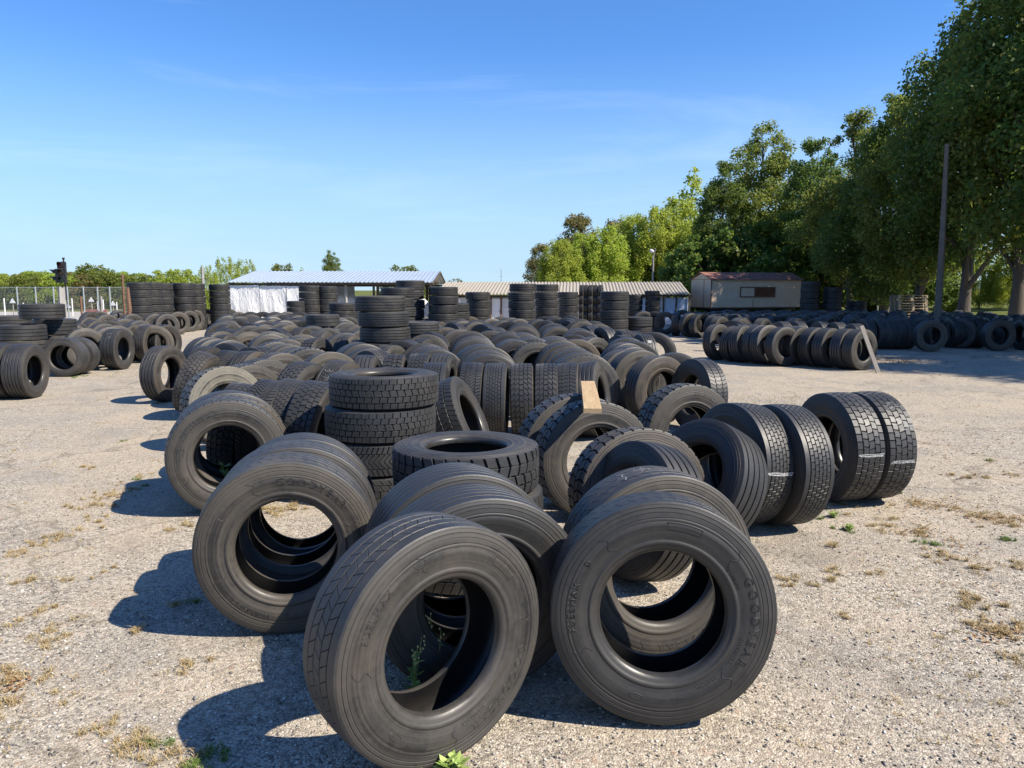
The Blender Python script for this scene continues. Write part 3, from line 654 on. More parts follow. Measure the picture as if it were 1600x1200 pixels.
# ------------------------------------------------------------------ tyres: realising
def chalk_patch(R, W, kind):
    """thin painted or chalked marks that follow the tread; built round phi = 0 (local +x)"""
    mb = MB(); rn = random.Random(hash(kind) % 1000 if False else len(kind) * 7)
    hw = W * .43
    def strip(pts, w):
        vs, fs = [], []
        for i, (p, x) in enumerate(pts):
            p2, x2 = pts[min(i + 1, len(pts) - 1)]; p1, x1 = pts[max(i - 1, 0)]
            dx, dp = x2 - x1, (p2 - p1) * R; L = math.hypot(dx, dp) + 1e-6
            ww = w * rn.uniform(.6, 1.2)
            for sg in (-1, 1):
                xx = x + sg * ww * dp / L; pp = p - sg * ww * dx / L / R
                r = crown(R, xx, hw) + .0012
                vs.append((r * math.cos(pp), xx, r * math.sin(pp)))
        for i in range(len(pts) - 1): fs.append((2 * i, 2 * i + 1, 2 * i + 3, 2 * i + 2))
        mb.add(vs, fs)
    if kind.startswith('stripe'):
        p0 = 0.02 if kind == 'stripe' else -.12
        for j in (0, 1, 2, 4, 5): strip([(p0 + j * .008 + .004 * math.sin(i + j), -hw + .005 + rn.uniform(0, .03) + (2 * hw - .04) * i / 10) for i in range(11)], .0022)
        if kind == 'stripe2':
            for s_ in range(5):
                a0 = rn.uniform(.4, 1.2); strip([(a0 + .02 * i, rn.uniform(-.1, .1) + .012 * i) for i in range(6)], .0015)
    elif kind == 'scribble':
        for s_ in range(4):
            a0 = .62 + rn.uniform(-.28, .28); x0 = rn.uniform(-.10, .06)
            strip([(a0 + .05 * math.sin(i * .9 + s_) * .5 + .006 * i, x0 + .009 * i) for i in range(9)], .0017)
    elif kind == 'dab':
        for j in range(4): strip([(.9 + j * .012, -hw + .02 + .01 * i) for i in range(4)], .004)
    elif kind == 'tag':
        for j in range(6): strip([(.75 + j * .022, -.05 + .018 * i) for i in range(6)], .006)
    elif kind == 'sticker':
        for j in range(5): strip([(.15 + j * .012, .04 + .012 * i) for i in range(4)], .004)
    return mb.mesh('chalk_mark', M['chalk'])
def arc_text(body, r, phi, size, R, W, parent, weight=.0016, name='raised_lettering', face=-1):
    cu = bpy.data.curves.new('lettering', 'FONT'); cu.body = body; cu.size = size; cu.align_x = 'CENTER'; cu.space_character = 1.25 if len(body) < 8 or len(body) > 9 else 1.5
    cu.fill_mode = 'NONE'; cu.bevel_depth = weight; cu.bevel_resolution = 0; cu.resolution_u = 2
    o = bpy.data.objects.new('lettering', cu); COL.objects.link(o)
    bpy.context.view_layer.update()
    me = bpy.data.meshes.new_from_object(o.evaluated_get(bpy.context.evaluated_depsgraph_get()))
    bpy.data.objects.remove(o); bpy.data.curves.remove(cu)
    for v in me.vertices:
        u, w, d = v.co; rr = r + w; p = phi - u / r
        y = side_y(R, W, rr) + d + .0002
        v.co = (rr * math.cos(p), face * y, rr * math.sin(p))
    me.materials.clear(); me.materials.append(M['side'])
    me.name = name; return link(name, me, parent)
def arc_line(pts, R, W, parent, w=.0014, name='raised_outline', closed=True):
    mb = MB(); P = []
    for r, p in pts: P.append((r * math.cos(p), -(side_y(R, W, r) + .0006), r * math.sin(p)))
    if closed: P.append(P[0])
    mb.tube(P, w, 5); return mb.build(name, M['side'], parent, 40)
def marks(t, sw):
    R, W_ = t.R, t.W; k = t.text; D = R_
    def box_outline(r0, r1, p0, p1):
        n = 10
        pts = [(r0, p0 + (p1 - p0) * i / n) for i in range(n + 1)] + [(r1, p1 + (p0 - p1) * i / n) for i in range(n + 1)]
        arc_line(pts, R, W_, sw)
    def oval(r, p, a, b): arc_line([(r + b * math.sin(i * .314), p + a / r * math.cos(i * .314)) for i in range(20)], R, W_, sw)
    def swoosh(p0, p1, r0, r1, amp):
        arc_line([(r0 + (r1 - r0) * i / 16, p0 + (p1 - p0) * i / 16 + amp * math.sin(i / 16 * math.pi * 2)) for i in range(17)], R, W_, sw, closed=False)
    def ribbon(p0, p1, r0, r1):     # smooth raised panel limits either side of the lettering
        swoosh(p0, p0 + .10, r0, r1, .05); swoosh(p1, p1 - .10, r0, r1, -.05)
    if k == 'F2':
        arc_text('GOODYEAR', .392, D(-4), .056, R, W_, sw); arc_text('FUELMAX', .402, D(176), .044, R, W_, sw); arc_text('D', .402, D(146), .036, R, W_, sw)
        box_outline(.392, .425, D(66), D(88)); oval(.392, D(252), .032, .013)
        arc_text('315/80R22.5', .360, D(-26), .020, R, W_, sw, .0008); arc_text('156/150L', .360, D(-58), .018, R, W_, sw, .0008); arc_text('TUBELESS', .352, D(28), .016, R, W_, sw, .0007); arc_text('REGROOVABLE', .385, D(276), .014, R, W_, sw, .0006)
        ribbon(D(36), D(-42), .36, .445); ribbon(D(126), D(208), .36, .445)
    elif k == 'F1':
        arc_text('GOODYEAR', .392, D(-44), .056, R, W_, sw); arc_text('FUELMAX', .400, D(146), .044, R, W_, sw); arc_text('S', .400, D(112), .038, R, W_, sw)
        oval(.392, D(228), .032, .013); box_outline(.388, .425, D(34), D(54))
        arc_text('315/80R22.5', .360, D(-70), .020, R, W_, sw, .0008); ribbon(D(0), D(-84), .36, .445); ribbon(D(104), D(182), .36, .445)
    elif k == 'F2b':
        arc_text('GOODYEAR', .392, D(-66), .056, R, W_, sw, .0014); ribbon(D(-28), D(-106), .36, .445)
    elif k == 'C1':
        arc_text('GOODYEAR', .388, D(66), .056, R, W_, sw); arc_text('FUELMAX', .392, D(238), .044, R, W_, sw); ribbon(D(112), D(22), .36, .445); ribbon(D(200), D(272), .36, .445); box_outline(.388, .425, D(150), D(172))
    elif k == 'C2':
        arc_text('315/60R22.5', .400, D(132), .050, R, W_, sw, .0013); arc_text('dR', .39, D(206), .05, R, W_, sw); ribbon(D(100), D(168), .36, .445)
    elif k == 'M0':
        arc_text('295/80R22.5', .400, D(100), .045, R, W_, sw, .001)
    elif k == 'N1':
        arc_text('REGROOVABLE', .40, D(150), .035, R, W_, sw, .001)
PARTD = 19.0
def realise(t):
    wd = t.W; col = (*t.tint, t.dust)
    cat = 'tyre'
    if t.chalk and t.spin: t['spin'] = 0
    sp = R_(t.spin)
    near = t.y < PARTD and not t.name == 'car_tyre'
    if t.lying: base = Matrix.Translation((t.x, t.y, t.z)) @ Matrix.Rotation(R_(t.a), 4, 'Z'); loc, rot = (0, 0, wd / 2), (math.pi / 2, 0, sp)
    else:
        lift = abs(math.sin(R_(t.lean))) * wd * .45
        base = Matrix.Translation((t.x, t.y, t.z + lift)) @ Matrix.Rotation(R_(t.a), 4, 'Z') @ Matrix.Rotation(R_(-t.lean), 4, 'X'); loc, rot = (0, 0, t.R), (0, sp, 0)
    sq = 1.0 if (t.text or t.lying or t.chalk) else random.uniform(.968, 1.0)
    if near:
        e = empty(t.name); e.matrix_world = base; tag(e, t.label, cat, t.group)
        tr, s0, s1, ln = shape(t.kind, t.R, wd)
        parts = []
        for nm, me in (('tread', tr), ('sidewall', s0), ('sidewall', s1), ('inner_liner', ln)):
            o = link(nm, me, e, (loc[0], loc[1], loc[2] * sq), rot); o.color = col; parts.append(o)
            if sq < 1: o.rotation_euler = (0, 0, 0); o.scale = (2 - sq, 1, sq)
            continue
            o.color = col; parts.append(o)
        if t.text: marks(t, parts[1])
        for ch in parts[1].children: ch.color = (*[c * 1.0 for c in t.tint], min(1, t.dust * .6))
        holder = parts[0]
    else:
        me = far_shape(t.kind, t.R, wd)
        o = link(t.name, me); o.matrix_world = base @ Matrix.Translation(loc) @ Matrix.LocRotScale(None, __import__('mathutils').Euler(rot), None)
        o.color = col; tag(o, t.label, cat, t.group); holder = o
    if t.chalk and not (t.chalk == 'sticker' and random.random() > .6):
        me = chalk_patch(t.R, wd, t.chalk)
        if t.lying: ph = -math.pi / 2 + random.uniform(-.5, .9)
        else: ph = 0 if t.a < -30 else (math.pi if t.a > 45 else -math.pi / 2 + .55)
        c = link('chalk_mark' if t.chalk != 'tag' else 'paper_tag', me, holder, (0, 0, 0), (0, ph, math.pi * 0))
        if ph == math.pi: c.rotation_euler = (0, 0, math.pi)
def far_heap(ts):
    """all the tyres beyond the 300 that show largest, as one heap"""
    vs, fs, mi = [], [], []
    prof = {}
    for t in ts:
        k = (t.R, t.W)
        if k not in prof:
            o = .1575 * (t.W / .315 - 1); hw = .138 + o
            prof[k] = [(.29 if t.R > .4 else t.R * .55, -.12 - o), (t.R - .12, -.155 - o), (t.R - .05, -.152 - o), (t.R - .006, -hw)] + [q for c in (-.5, 0, .5) for q in ((t.R, c * hw - .012), (t.R - .02, c * hw), (t.R, c * hw + .012))] + [(t.R - .006, hw), (t.R - .05, .152 + o), (t.R - .12, .155 + o), (.29 if t.R > .4 else t.R * .55, .12 + o)]
        p = np.array(prof[k]); m = len(p); n = 28
        th = np.linspace(0, 2 * np.pi, n, endpoint=False)
        L = np.stack([p[None, :, 0] * np.cos(th)[:, None], np.broadcast_to(p[None, :, 1], (n, m)), p[None, :, 0] * np.sin(th)[:, None]], -1).reshape(-1, 3)
        if t.lying: L = np.stack([L[:, 0], -L[:, 2], L[:, 1]], -1) + [0, 0, t.W / 2]
        else:
            l = R_(-t.lean); L = L + [0, 0, t.R]
            L = np.stack([L[:, 0], L[:, 1] * math.cos(l) - L[:, 2] * math.sin(l), L[:, 1] * math.sin(l) + L[:, 2] * math.cos(l)], -1)
        a = R_(t.a); L = np.stack([L[:, 0] * math.cos(a) - L[:, 1] * math.sin(a) + t.x, L[:, 0] * math.sin(a) + L[:, 1] * math.cos(a) + t.y, L[:, 2] + t.z], -1)
        b = len(vs); vs += L.tolist()
        for k_ in range(n):
            k2 = (k_ + 1) % n
            for i in range(m - 1):
                fs.append((b + k_ * m + i, b + k2 * m + i, b + k2 * m + i + 1, b + k_ * m + i + 1)); mi.append(1 if i < 2 or i > m - 4 else (2 if 4 <= i < 13 and (i - 4) % 3 != 2 else 0))
    me = bpy.data.meshes.new('far_tyres'); me.from_pydata(vs, [], fs); me.materials.append(M['tread']); me.materials.append(M['side']); me.materials.append(M['groove'])
    me.polygons.foreach_set('material_index', mi); smooth_mesh(me, 35)
    o = link('far_tyres', me); o.color = (1, .96, .92, .6)
    tag(o, 'far dark tyres massed in rows and rear stacks across the back of the yard', 'tyres', kind='stuff')
TY.sort(key=lambda t: -t['score'])
IND = [t for t in TY if t.label != 'far tyre'][:320]
REST = [t for t in TY if t not in IND] if False else [t for t in TY if id(t) not in set(map(id, IND))]
LB_ = [t for t in IND if len(t.label.replace('-', ' ').split()) > 16 or len(t.label.split()) < 4]
print('LABELS', [t.label for t in LB_][:20])
from collections import Counter
print('DUP', [k for k, v in Counter(t.label for t in IND).items() if v > 1][:20])
print('TYRES', len(TY), 'individual', len(IND), 'rest', len(REST))
for t in IND: realise(t)
far_heap(REST)

# ------------------------------------------------------------------ timber
def wood(name, c1, c2, sc=1.0):
    q = NT(name); o = q.obj(); mp = q.n('Mapping', Vector=o); mp.inputs['Scale'].default_value = (30 * sc, 1.6 * sc, 30 * sc)
    n1 = q.noise(mp.outputs[0], 2.2, 6, .6, 1.2); c = q.mix(q.ramp(n1, (.35, 0), (.7, 1)), c1, c2)
    kn = q.ramp(q.noise(o, 9, 2), (.66, 0), (.74, .6)); c = q.mix(kn, c, tuple(x * .4 for x in c1))
    return q.fin(c, .8, q.bump(n1, .3, .003), .2)
M['pine'] = wood('pine_board', (.34, .23, .12), (.50, .37, .22)); M['greywood'] = wood('weathered_board', (.20, .18, .155), (.34, .31, .27))
M['palletwood'] = wood('pallet_wood', (.30, .24, .16), (.48, .40, .29))
def plank(p0, p1, w, th, mat, label, up=(0, 0, 1), group=None):
    p0, p1 = Vector(p0), Vector(p1); d = p1 - p0; L = d.length
    y = d.normalized(); x = y.cross(Vector(up)).normalized(); z = x.cross(y)
    mb = MB(); n = 8
    for i in range(n):                      # slightly bowed, sawn ends
        pass
    pr = [(-w / 2, -th / 2), (-w / 2 + .003, -th / 2 - .001), (w / 2 - .003, -th / 2 - .001), (w / 2, -th / 2), (w / 2, th / 2 - .003), (w / 2 - .003, th / 2), (-w / 2 + .003, th / 2), (-w / 2, th / 2 - .003)]
    vs = []
    for i in range(n + 1):
        t = i / n; bow = .006 * math.sin(t * math.pi)
        vs += [(a, (t - .5) * L + .004 * a / w * (1 if i == n else 0), b + bow) for a, b in pr]
    fs = [(i * 8 + k, i * 8 + (k + 1) % 8, (i + 1) * 8 + (k + 1) % 8, (i + 1) * 8 + k) for i in range(n) for k in range(8)] + [tuple(range(8)), tuple(range(n * 8, n * 8 + 8))]
    mb.add(vs, fs); o = mb.build('wooden_board', mat, smooth=30)
    o.matrix_world = Matrix.Translation((p0 + p1) / 2) @ Matrix((x, y, z)).transposed().to_4x4()
    tag(o, label, 'board', group); return o
a = un(926, 642, 1.115); b = un(918, 598, 1.10)
plank((a[0], a[1], 1.115), (b[0], b[1], 1.10), .135, .035, M['pine'], 'pale new wooden board lying across the tops of two lugged tyres')
a = un(1372, 583, 0); xx, zz = unY(1346, 509, a[1] + .25)
plank((a[0], a[1], .02), (xx, a[1] + .25, zz), .10, .03, M['greywood'], 'grey board leaning on the open tyre at the end of the right-hand tunnel', (0, -1, .2))
a = un(1612, 542, 0); xx, zz = unY(1585, 503, a[1] + .3)
plank((a[0], a[1], .02), (xx, a[1] + .3, zz), .16, .03, M['greywood'], 'grey board leaning on the tyres at the right picture edge', (0, -1, .2))
# stacked pallets
def pallet():
    mb = MB()
    for i in range(7): mb.box((0, -.36 + i * .12, .133), (1.2, .085, .02))
    for i in (-1, 0, 1):
        mb.box((0, i * .36, .011), (1.2, .09, .02))
        for j in (-1, 0, 1): mb.box((j * .53, i * .36, .072), (.10, .09, .098))
    return mb.mesh('pallet', M['palletwood'])
pm = pallet(); x, z = unY(1420, 463, 42.5)
for i in range(12):
    o = link('pallet', pm, None, (x + random.uniform(-.05, .05), 42.5 + random.uniform(-.05, .05), .146 * i), (0, 0, .1 + random.uniform(-.05, .05)), (1.45, 1, 1))
    tag(o, 'weathered wooden pallet, %s from the top of the pile under the trees' % ('first' if i == 11 else ORD[11 - i]), 'pallet', 'wooden pallets piled under the trees')

# ------------------------------------------------------------------ concrete pole, posts, traffic light, fence
M['concrete'] = plain('grey_concrete', (.36, .35, .33), .9, .35, 3); M['rust'] = plain('rusty_steel', (.22, .12, .075), .85, .5, 12)
M['galv'] = plain('galvanised_steel', (.42, .46, .47), .5, .2, 6, .5); M['whitepaint'] = plain('white_paint', (.75, .75, .73), .6, .15, 5); M['black'] = plain('black_plastic', (.02, .02, .022), .5, .3)
M['redpaint'] = plain('red_paint', (.36, .11, .09), .7, .3)
y0 = 31.0; x0 = unY(1466, 485, y0)[0]; xt, zt = unY(1480, 225, y0)
mb = MB(); mb.tube([(x0, y0, 0), ((x0 + xt) / 2 + .02, y0, zt / 2), (xt, y0, zt)], [.17, .13, .09], 4)
M['polecon'] = plain('dark_concrete', (.18, .15, .12), .9, .35, 3)
tag(mb.build('utility_pole', M['polecon'], smooth=30), 'tall tapering square concrete pole rising before the big trees', 'pole')
def post(px, ptop, Y, w, mat, label, n=6, name='post', cat='post', group=None):
    x, z = unY(px, ptop, Y); mb = MB(); mb.tube([(x, Y, 0), (x, Y, z * .5), (x, Y, z)], [w, w * .97, w * .94], n); return tag(mb.build(name, mat, smooth=35), label, cat, group)
post(191, 428, 33.0, .05, M['rust'], 'thin rusty pole rising left of the rear wall of stacks')
x, z = unY(199, 449, 32.5); mb = MB(); mb.tube([(x - .06, 32.5, 0), (x - .03, 32.5, .7), (x + .03, 32.5, 1.2), (x, 32.5, z)], [.11, .08, .10, .07], 7)
tag(mb.build('post', M['rust'], smooth=35), 'crumbling reddish pillar beside the rear wall of stacks', 'post')
post(316, 416, 41.5, .085, M['concrete'], 'square concrete post rising behind the rear stacks', 4)
# traffic light
Y = 30.0; x, zt = unY(94, 409, Y); e = empty('traffic_light', (x, Y, 0)); tag(e, 'unlit black traffic light on a grey concrete post at the left', 'traffic light')
_, zp = unY(94, 448, Y); _, zb = unY(94, 442, Y)
mb = MB(); mb.tube([(-.04, 0, 0), (-.02, 0, zp)], [.16, .15], 4); mb.build('concrete_post', M['concrete'], e, 30)
mb = MB(); mb.tube([(.12, .02, zp - .5), (.12, .02, zt + .10)], .032, 8); mb.tube([(.12, .02, zt + .10), (.12, .02, zt + .16)], .05, 8); mb.build('mast', M['black'], e, 35)
def lamp_head(parent_rot, n, ztop, off):
    h = .27; mb = MB()
    for i in range(n): mb.box((off[0], off[1], ztop - h * (i + .5)), (.28, .16, h - .006), parent_rot)
    hd = mb.build('signal_head', M['black'], e)
    for i in range(n):
        f = Vector((math.sin(parent_rot), -math.cos(parent_rot), 0)); c = Vector((off[0], off[1], ztop - h * (i + .5))) + f * .083
        s_ = f.cross(Vector((0, 0, 1)))
        mb = MB(); pts = [c + s_ * (.095 * math.cos(t)) + Vector((0, 0, .095 * math.sin(t))) for t in [k * math.pi / 8 for k in range(16)]]
        mb.add(pts + [c + f * .02], [(k, (k + 1) % 16, 16) for k in range(16)]); mb.build('lens', M['lens%d' % min(i, 2)], hd, 60)
        mb = MB(); vs = []
        ks = [-.35 + k * (math.pi + .7) / 12 for k in range(13)]
        for (r, l) in ((.108, 0), (.108, None), (.100, None), (.100, 0)):
            for t in ks:
                ll = .0 if l == 0 else .22 * (.35 + .65 * max(0, math.sin(t)))
                vs.append(c + f * ll + s_ * (r * math.cos(t)) + Vector((0, 0, r * math.sin(t))))
        mb.add(vs, [(r * 13 + k, r * 13 + k + 1, ((r + 1) % 4) * 13 + k + 1, ((r + 1) % 4) * 13 + k) for r in range(4) for k in range(12)])
        mb.build('visor', M['black'], hd, 40)
for i, c in enumerate([(.10, .012, .012), (.10, .06, .012), (.012, .07, .035)]): M['lens%d' % i] = plain('dark_glass', c, .15, .1)
lamp_head(0.15, 3, zt, (.10, -.09)); lamp_head(-1.25, 2, zt - .27, (-.10, -.02))
# wire mesh fence at the left
mb = MB(); e = empty('wire_fence', (-36, 52, 0)); tag(e, 'tall galvanised wire mesh fence along the left side of the yard', 'fence')
x0, x1, FY = -42.0, -22.5, 50.0; FZ = 2.2
n = int((x1 - x0) / .09)
for i in range(n): mb.box((x0 + i * .09 + 36, FY - 52, FZ / 2), (.006, .006, FZ))
for j in range(24): mb.box(((x0 + x1) / 2 + 36, FY - 52 - .005, .05 + j * FZ / 24), (x1 - x0, .006, .006))
mb.build('wire_mesh', M['galv'], e)
mb = MB(); mb.tube([(x0 + 36, FY - 52, FZ), (x1 + 36, FY - 52, FZ)], .02, 6); mb.build('top_rail', M['galv'], e)
for px in (26, 55, 83, 105, 130, 152, 171):
    x, _ = unY(px, 450, FY - .05); mb = MB(); mb.tube([(x + 36, FY - 52.05, 0), (x + 36, FY - 52.05, FZ + .05)], .045, 6); mb.build('post', M['galv'], e)
for px, pt, Y, m_, lb in [(126, 463, 44, 'rust', 'brown wooden stake inside the wire fence, left one'), (158, 463, 44, 'concrete', 'grey stake inside the wire fence, right one')]:
    post(px, pt, Y, .06, M[m_], lb)
# white course markers and arrow signs beyond the fence
for i, (px, pt) in enumerate([(6, 466), (112, 466), (152, 470), (161, 468), (182, 472), (66, 474), (92, 472), (47, 476), (36, 473)]):
    post(px, pt, 60.0 + i * .8, .05, M['whitepaint'], 'white marker post beyond the wire fence, %s from the left' % ORD[sorted([6, 112, 152, 161, 182, 66, 92, 47, 36]).index(px)], group='white marker posts beyond the fence')
for i, (px, pt) in enumerate([(19, 466), (142, 464), (176, 470), (106, 474)]):
    Y = 58.0 + i; x, z = unY(px, pt, Y); e = empty('arrow_sign', (x, Y, 0)); tag(e, 'white triangular sign on a short post beyond the fence, %s from the left' % ORD[[0, 2, 3, 1][i]], 'sign', 'white triangular signs beyond the fence')
    mb = MB(); mb.add([(-.22, -.02, z - .36), (.22, -.02, z - .36), (0, -.02, z), (-.22, .02, z - .36), (.22, .02, z - .36), (0, .02, z)], [(0, 1, 2), (5, 4, 3), (0, 3, 4, 1), (1, 4, 5, 2), (2, 5, 3, 0)]); mb.build('sign_plate', M['whitepaint'], e)
    mb = MB(); mb.tube([(0, .05, 0), (0, .05, z - .2)], .035, 6); mb.build('post', M['greywood'], e)
mb = MB(); x, z = unY(150, 484, 56); mb.box((x, 56, .45), (1.6, .08, .35)); 
for s_ in (-.6, .6): mb.box((x + s_, 56.08, .3), (.08, .08, .6))
tag(mb.build('barrier', M['redpaint']), 'low red and white barrier beyond the wire fence', 'barrier')
# training ground beyond the fence: pale paving
M['paving'] = plain('pale_paving', (.42, .39, .34), .9, .2, .8)
mb = MB(); mb.add([(-80, 51, .004), (-18, 51, .004), (-18, 73, .004), (-80, 73, .004)], [(0, 1, 2, 3)]); tag(mb.build('paving', M['paving']), kind='structure')
# street lamp among the pale trees, antenna
x, z = unY(1021, 392, 58); e = empty('street_lamp', (x, 58, 0)); tag(e, 'white-headed street lamp standing before the pale green trees', 'street lamp')
mb = MB(); mb.tube([(0, 0, 0), (0, 0, z - .4), (.1, -.2, z + .1), (.0, -.6, z + .15)], [.09, .06, .045, .04], 8); mb.build('lamp_post', M['concrete'], e, 40)
mb = MB(); mb.lathe([(.01, -.10), (.10, -.08), (.12, 0), (.09, .09), (.01, .10)], 14); o = mb.build('lamp_shade', M['whitepaint'], e, 60); o.location = (-.25, -.75, z - .05); o.rotation_euler = (.5, 0, .9); o.scale = (1, 1.7, 1)
mb = MB(); x, z = unY(783, 420, 49); mb.tube([(x, 49, 1.0), (x, 49, z)], .02, 5); mb.tube([(x - .12, 49, z - .5), (x + .12, 49, z - .5)], .012, 5)
tag(mb.build('antenna', M['galv']), 'thin antenna mast above the corrugated shed roof', 'antenna')

# ------------------------------------------------------------------ sheds and wagon
q = NT('pale_roof_metal'); o = q.obj(); n1 = q.noise(o, 1.3, 6, .7); M['roofmetal'] = q.fin(q.mix(n1, (.34, .40, .44), (.50, .56, .60)), .38, q.bump(q.noise(o, 30, 3), .05, .004), .5, .35)
q = NT('weathered_fibre_cement'); o = q.obj(); n1 = q.noise(o, 1.8, 7, .7); n2 = q.noise(o, 14, 5, .7)
M['fibre'] = q.fin(q.mix(q.ramp(n2, (.4, 0), (.75, 1)), q.mix(n1, (.27, .25, .215), (.39, .36, .31)), (.19, .165, .13)), .95, q.bump(n2, .25, .006), .15)
def tarp_mat():
    q = NT('white_tarpaulin'); o = q.obj(); mp = q.n('Mapping', Vector=o); mp.inputs['Scale'].default_value = (1.6, 1, .55)
    n = q.noise(mp.outputs[0], 2.4, 6, .65, 1.0); st = q.ramp(q.noise(mp.outputs[0], 5, 6, .7), (.6, 0), (.8, .45))
    return q.fin(q.mix(st, (.78, .78, .76), (.42, .40, .37)), .55, q.bump(n, .7, .12), .4)
M['tarp'] = tarp_mat(); M['darkwood'] = plain('dark_timber', (.10, .075, .055), .9, .4, 9)
def roof_sheet(mb, x0, x1, y0, z0, y1, z1, pitch, amp, trap=False, th=.012, shear=0.0):
    n = int((x1 - x0) / pitch); xs = []; zs = []
    for i in range(n):
        for u, h in (((0, 0), (.55, 0), (.65, 1), (.90, 1)) if trap else [(k / 6, .5 + .5 * math.sin(k / 6 * 2 * math.pi)) for k in range(6)]):
            xs.append(x0 + (i + u) * pitch); zs.append(h * amp)
    m = len(xs); vs = []
    rows = 3
    for top in (0, -th):
        for j in range(rows):
            t = j / (rows - 1)
            for x, h in zip(xs, zs): vs.append((x + shear * t, y0 + (y1 - y0) * t, z0 + (z1 - z0) * t + h + top))
    fs = []
    for s_ in (0, 1):
        for j in range(rows - 1):
            for i in range(m - 1):
                b = s_ * rows * m + j * m + i; fs.append((b, b + 1, b + m + 1, b + m))
    for j in (0, rows - 1):
        for i in range(m - 1): fs.append((j * m + i, j * m + i + 1, rows * m + j * m + i + 1, rows * m + j * m + i))
    mb.add(vs, fs)
# open shed with a pale metal roof
e = empty('open_shed', (-10, 46, 0)); tag(e, 'long open shed with pale blue-white metal roof and white tarpaulin walls', 'shed')
ox, oy = -10, 46
XL, XR = -16.25, -4.35
mb = MB(); roof_sheet(mb, XL - ox, XR - ox, 44 - oy, 2.46, 48.8 - oy, 3.20, .24, .035, True); roof_sheet(mb, XL - ox, XR - ox, 53.5 - oy, 2.42, 48.8 - oy + .02, 3.20, .24, .035, True); mb.build('roof', M['roofmetal'], e)
mb = MB()
for y, z in ((44.15, 2.36), (48.7, 3.02), (53.4, 2.33)): mb.box(((XL + XR) / 2 - ox, y - oy, z), (XR - XL - .1, .09, .12))
for i in range(17):
    x = XL + .15 + i * (XR - XL - .3) / 16 - ox
    for (y0, z0, y1, z1) in ((44.0, 2.39, 48.7, 3.10), (53.4, 2.36, 48.8, 3.10)):
        mb.tube([(x, y0 - oy, z0), (x, y1 - oy, z1)], .035, 4)
mb.build('rafter_frame', M['darkwood'], e)
for px in (357, 406, 449, 540, 590, 640, 672):
    x, _ = unY(px, 450, 44.3)
    for y in (44.35, 53.3):
        mb = MB(); mb.tube([(x - ox, y - oy, 0), (x - ox, y - oy, 2.33)], .085, 4); mb.build('post', M['concrete'] if px in (449, 540) else M['darkwood'], e, 30)
def tarp(x0, x1, y, z0, z1, seed, name='tarpaulin_wall'):
    rn = random.Random(seed); mb = MB(); nx, nz = 26, 12; vs = []
    for s_ in (0, .02):
        for j in range(nz + 1):
            for i in range(nx + 1):
                u, v = i / nx, j / nz
                d = .012 * math.sin(u * 13 + 3 * v + seed) * (1 - abs(2 * v - 1) ** 4) + .010 * math.sin(u * 31 + v * 5 + seed * 2) * (1 - v) + .012 * math.sin(v * 7 + u * 4)
                vs.append((x0 + (x1 - x0) * u - ox, y + d + s_ - oy, z0 + (z1 - z0) * v - .02 * abs(math.sin(u * math.pi * 4)) * (v == 1)))
    m = nx + 1; N = m * (nz + 1)
    fs = [(b + j * m + i, b + j * m + i + 1, b + (j + 1) * m + i + 1, b + (j + 1) * m + i) for b in (0, N) for j in range(nz) for i in range(nx)]
    mb.add(vs, fs); return mb.build(name, M['tarp'], e, 60)
tarp(-16.2, -14.42, 44.12, .1, 2.3, 1); tarp(-14.4, -12.9, 44.14, .1, 2.28, 2); tarp(-12.85, -11.2, 44.12, .1, 2.27, 3)
tarp(-16.2, -10.8, 53.1, .3, 2.3, 7)
# tarpaulin-covered goods inside the shed
def heap(x, y, sx, sy, sz, label, seed):
    rn = random.Random(seed); mb = MB(); nu, nv = 26, 10; vs = []
    for j in range(nv + 1):
        v = j / nv
        for i in range(nu):
            t = 2 * math.pi * i / nu; k = (1 - v ** 3) ** .5 if v < 1 else 0.0
            q4 = 1 / (abs(math.cos(t)) ** 4 + abs(math.sin(t)) ** 4) ** .25
            w = 1 + .07 * math.sin(5 * t + seed) * (1 - v) + .05 * math.sin(9 * t + 3 * v)
            vs.append((x + sx * k * q4 * w * math.cos(t), y + sy * k * q4 * w * math.sin(t), sz * v + .05 * math.sin(3 * t + seed) * v * (v < 1)))
    mb.add(vs, [(j * nu + i, j * nu + (i + 1) % nu, (j + 1) * nu + (i + 1) % nu, (j + 1) * nu + i) for j in range(nv) for i in range(nu)])
    tag(mb.build('covered_goods', M['tarp'], smooth=60), label, 'covered goods', 'white sheeted goods in the open shed')
heap(-10.0, 46.4, 1.0, .8, 1.85, 'white sheeted goods in the shed, left heap beside the pair of stacks', 1); heap(-8.2, 47.0, 1.2, .9, 1.65, 'lower white sheeted goods under the middle of the shed roof', 2); heap(-6.0, 47.5, 1.1, .9, 1.7, 'white sheeted goods near the right end of the shed', 4)
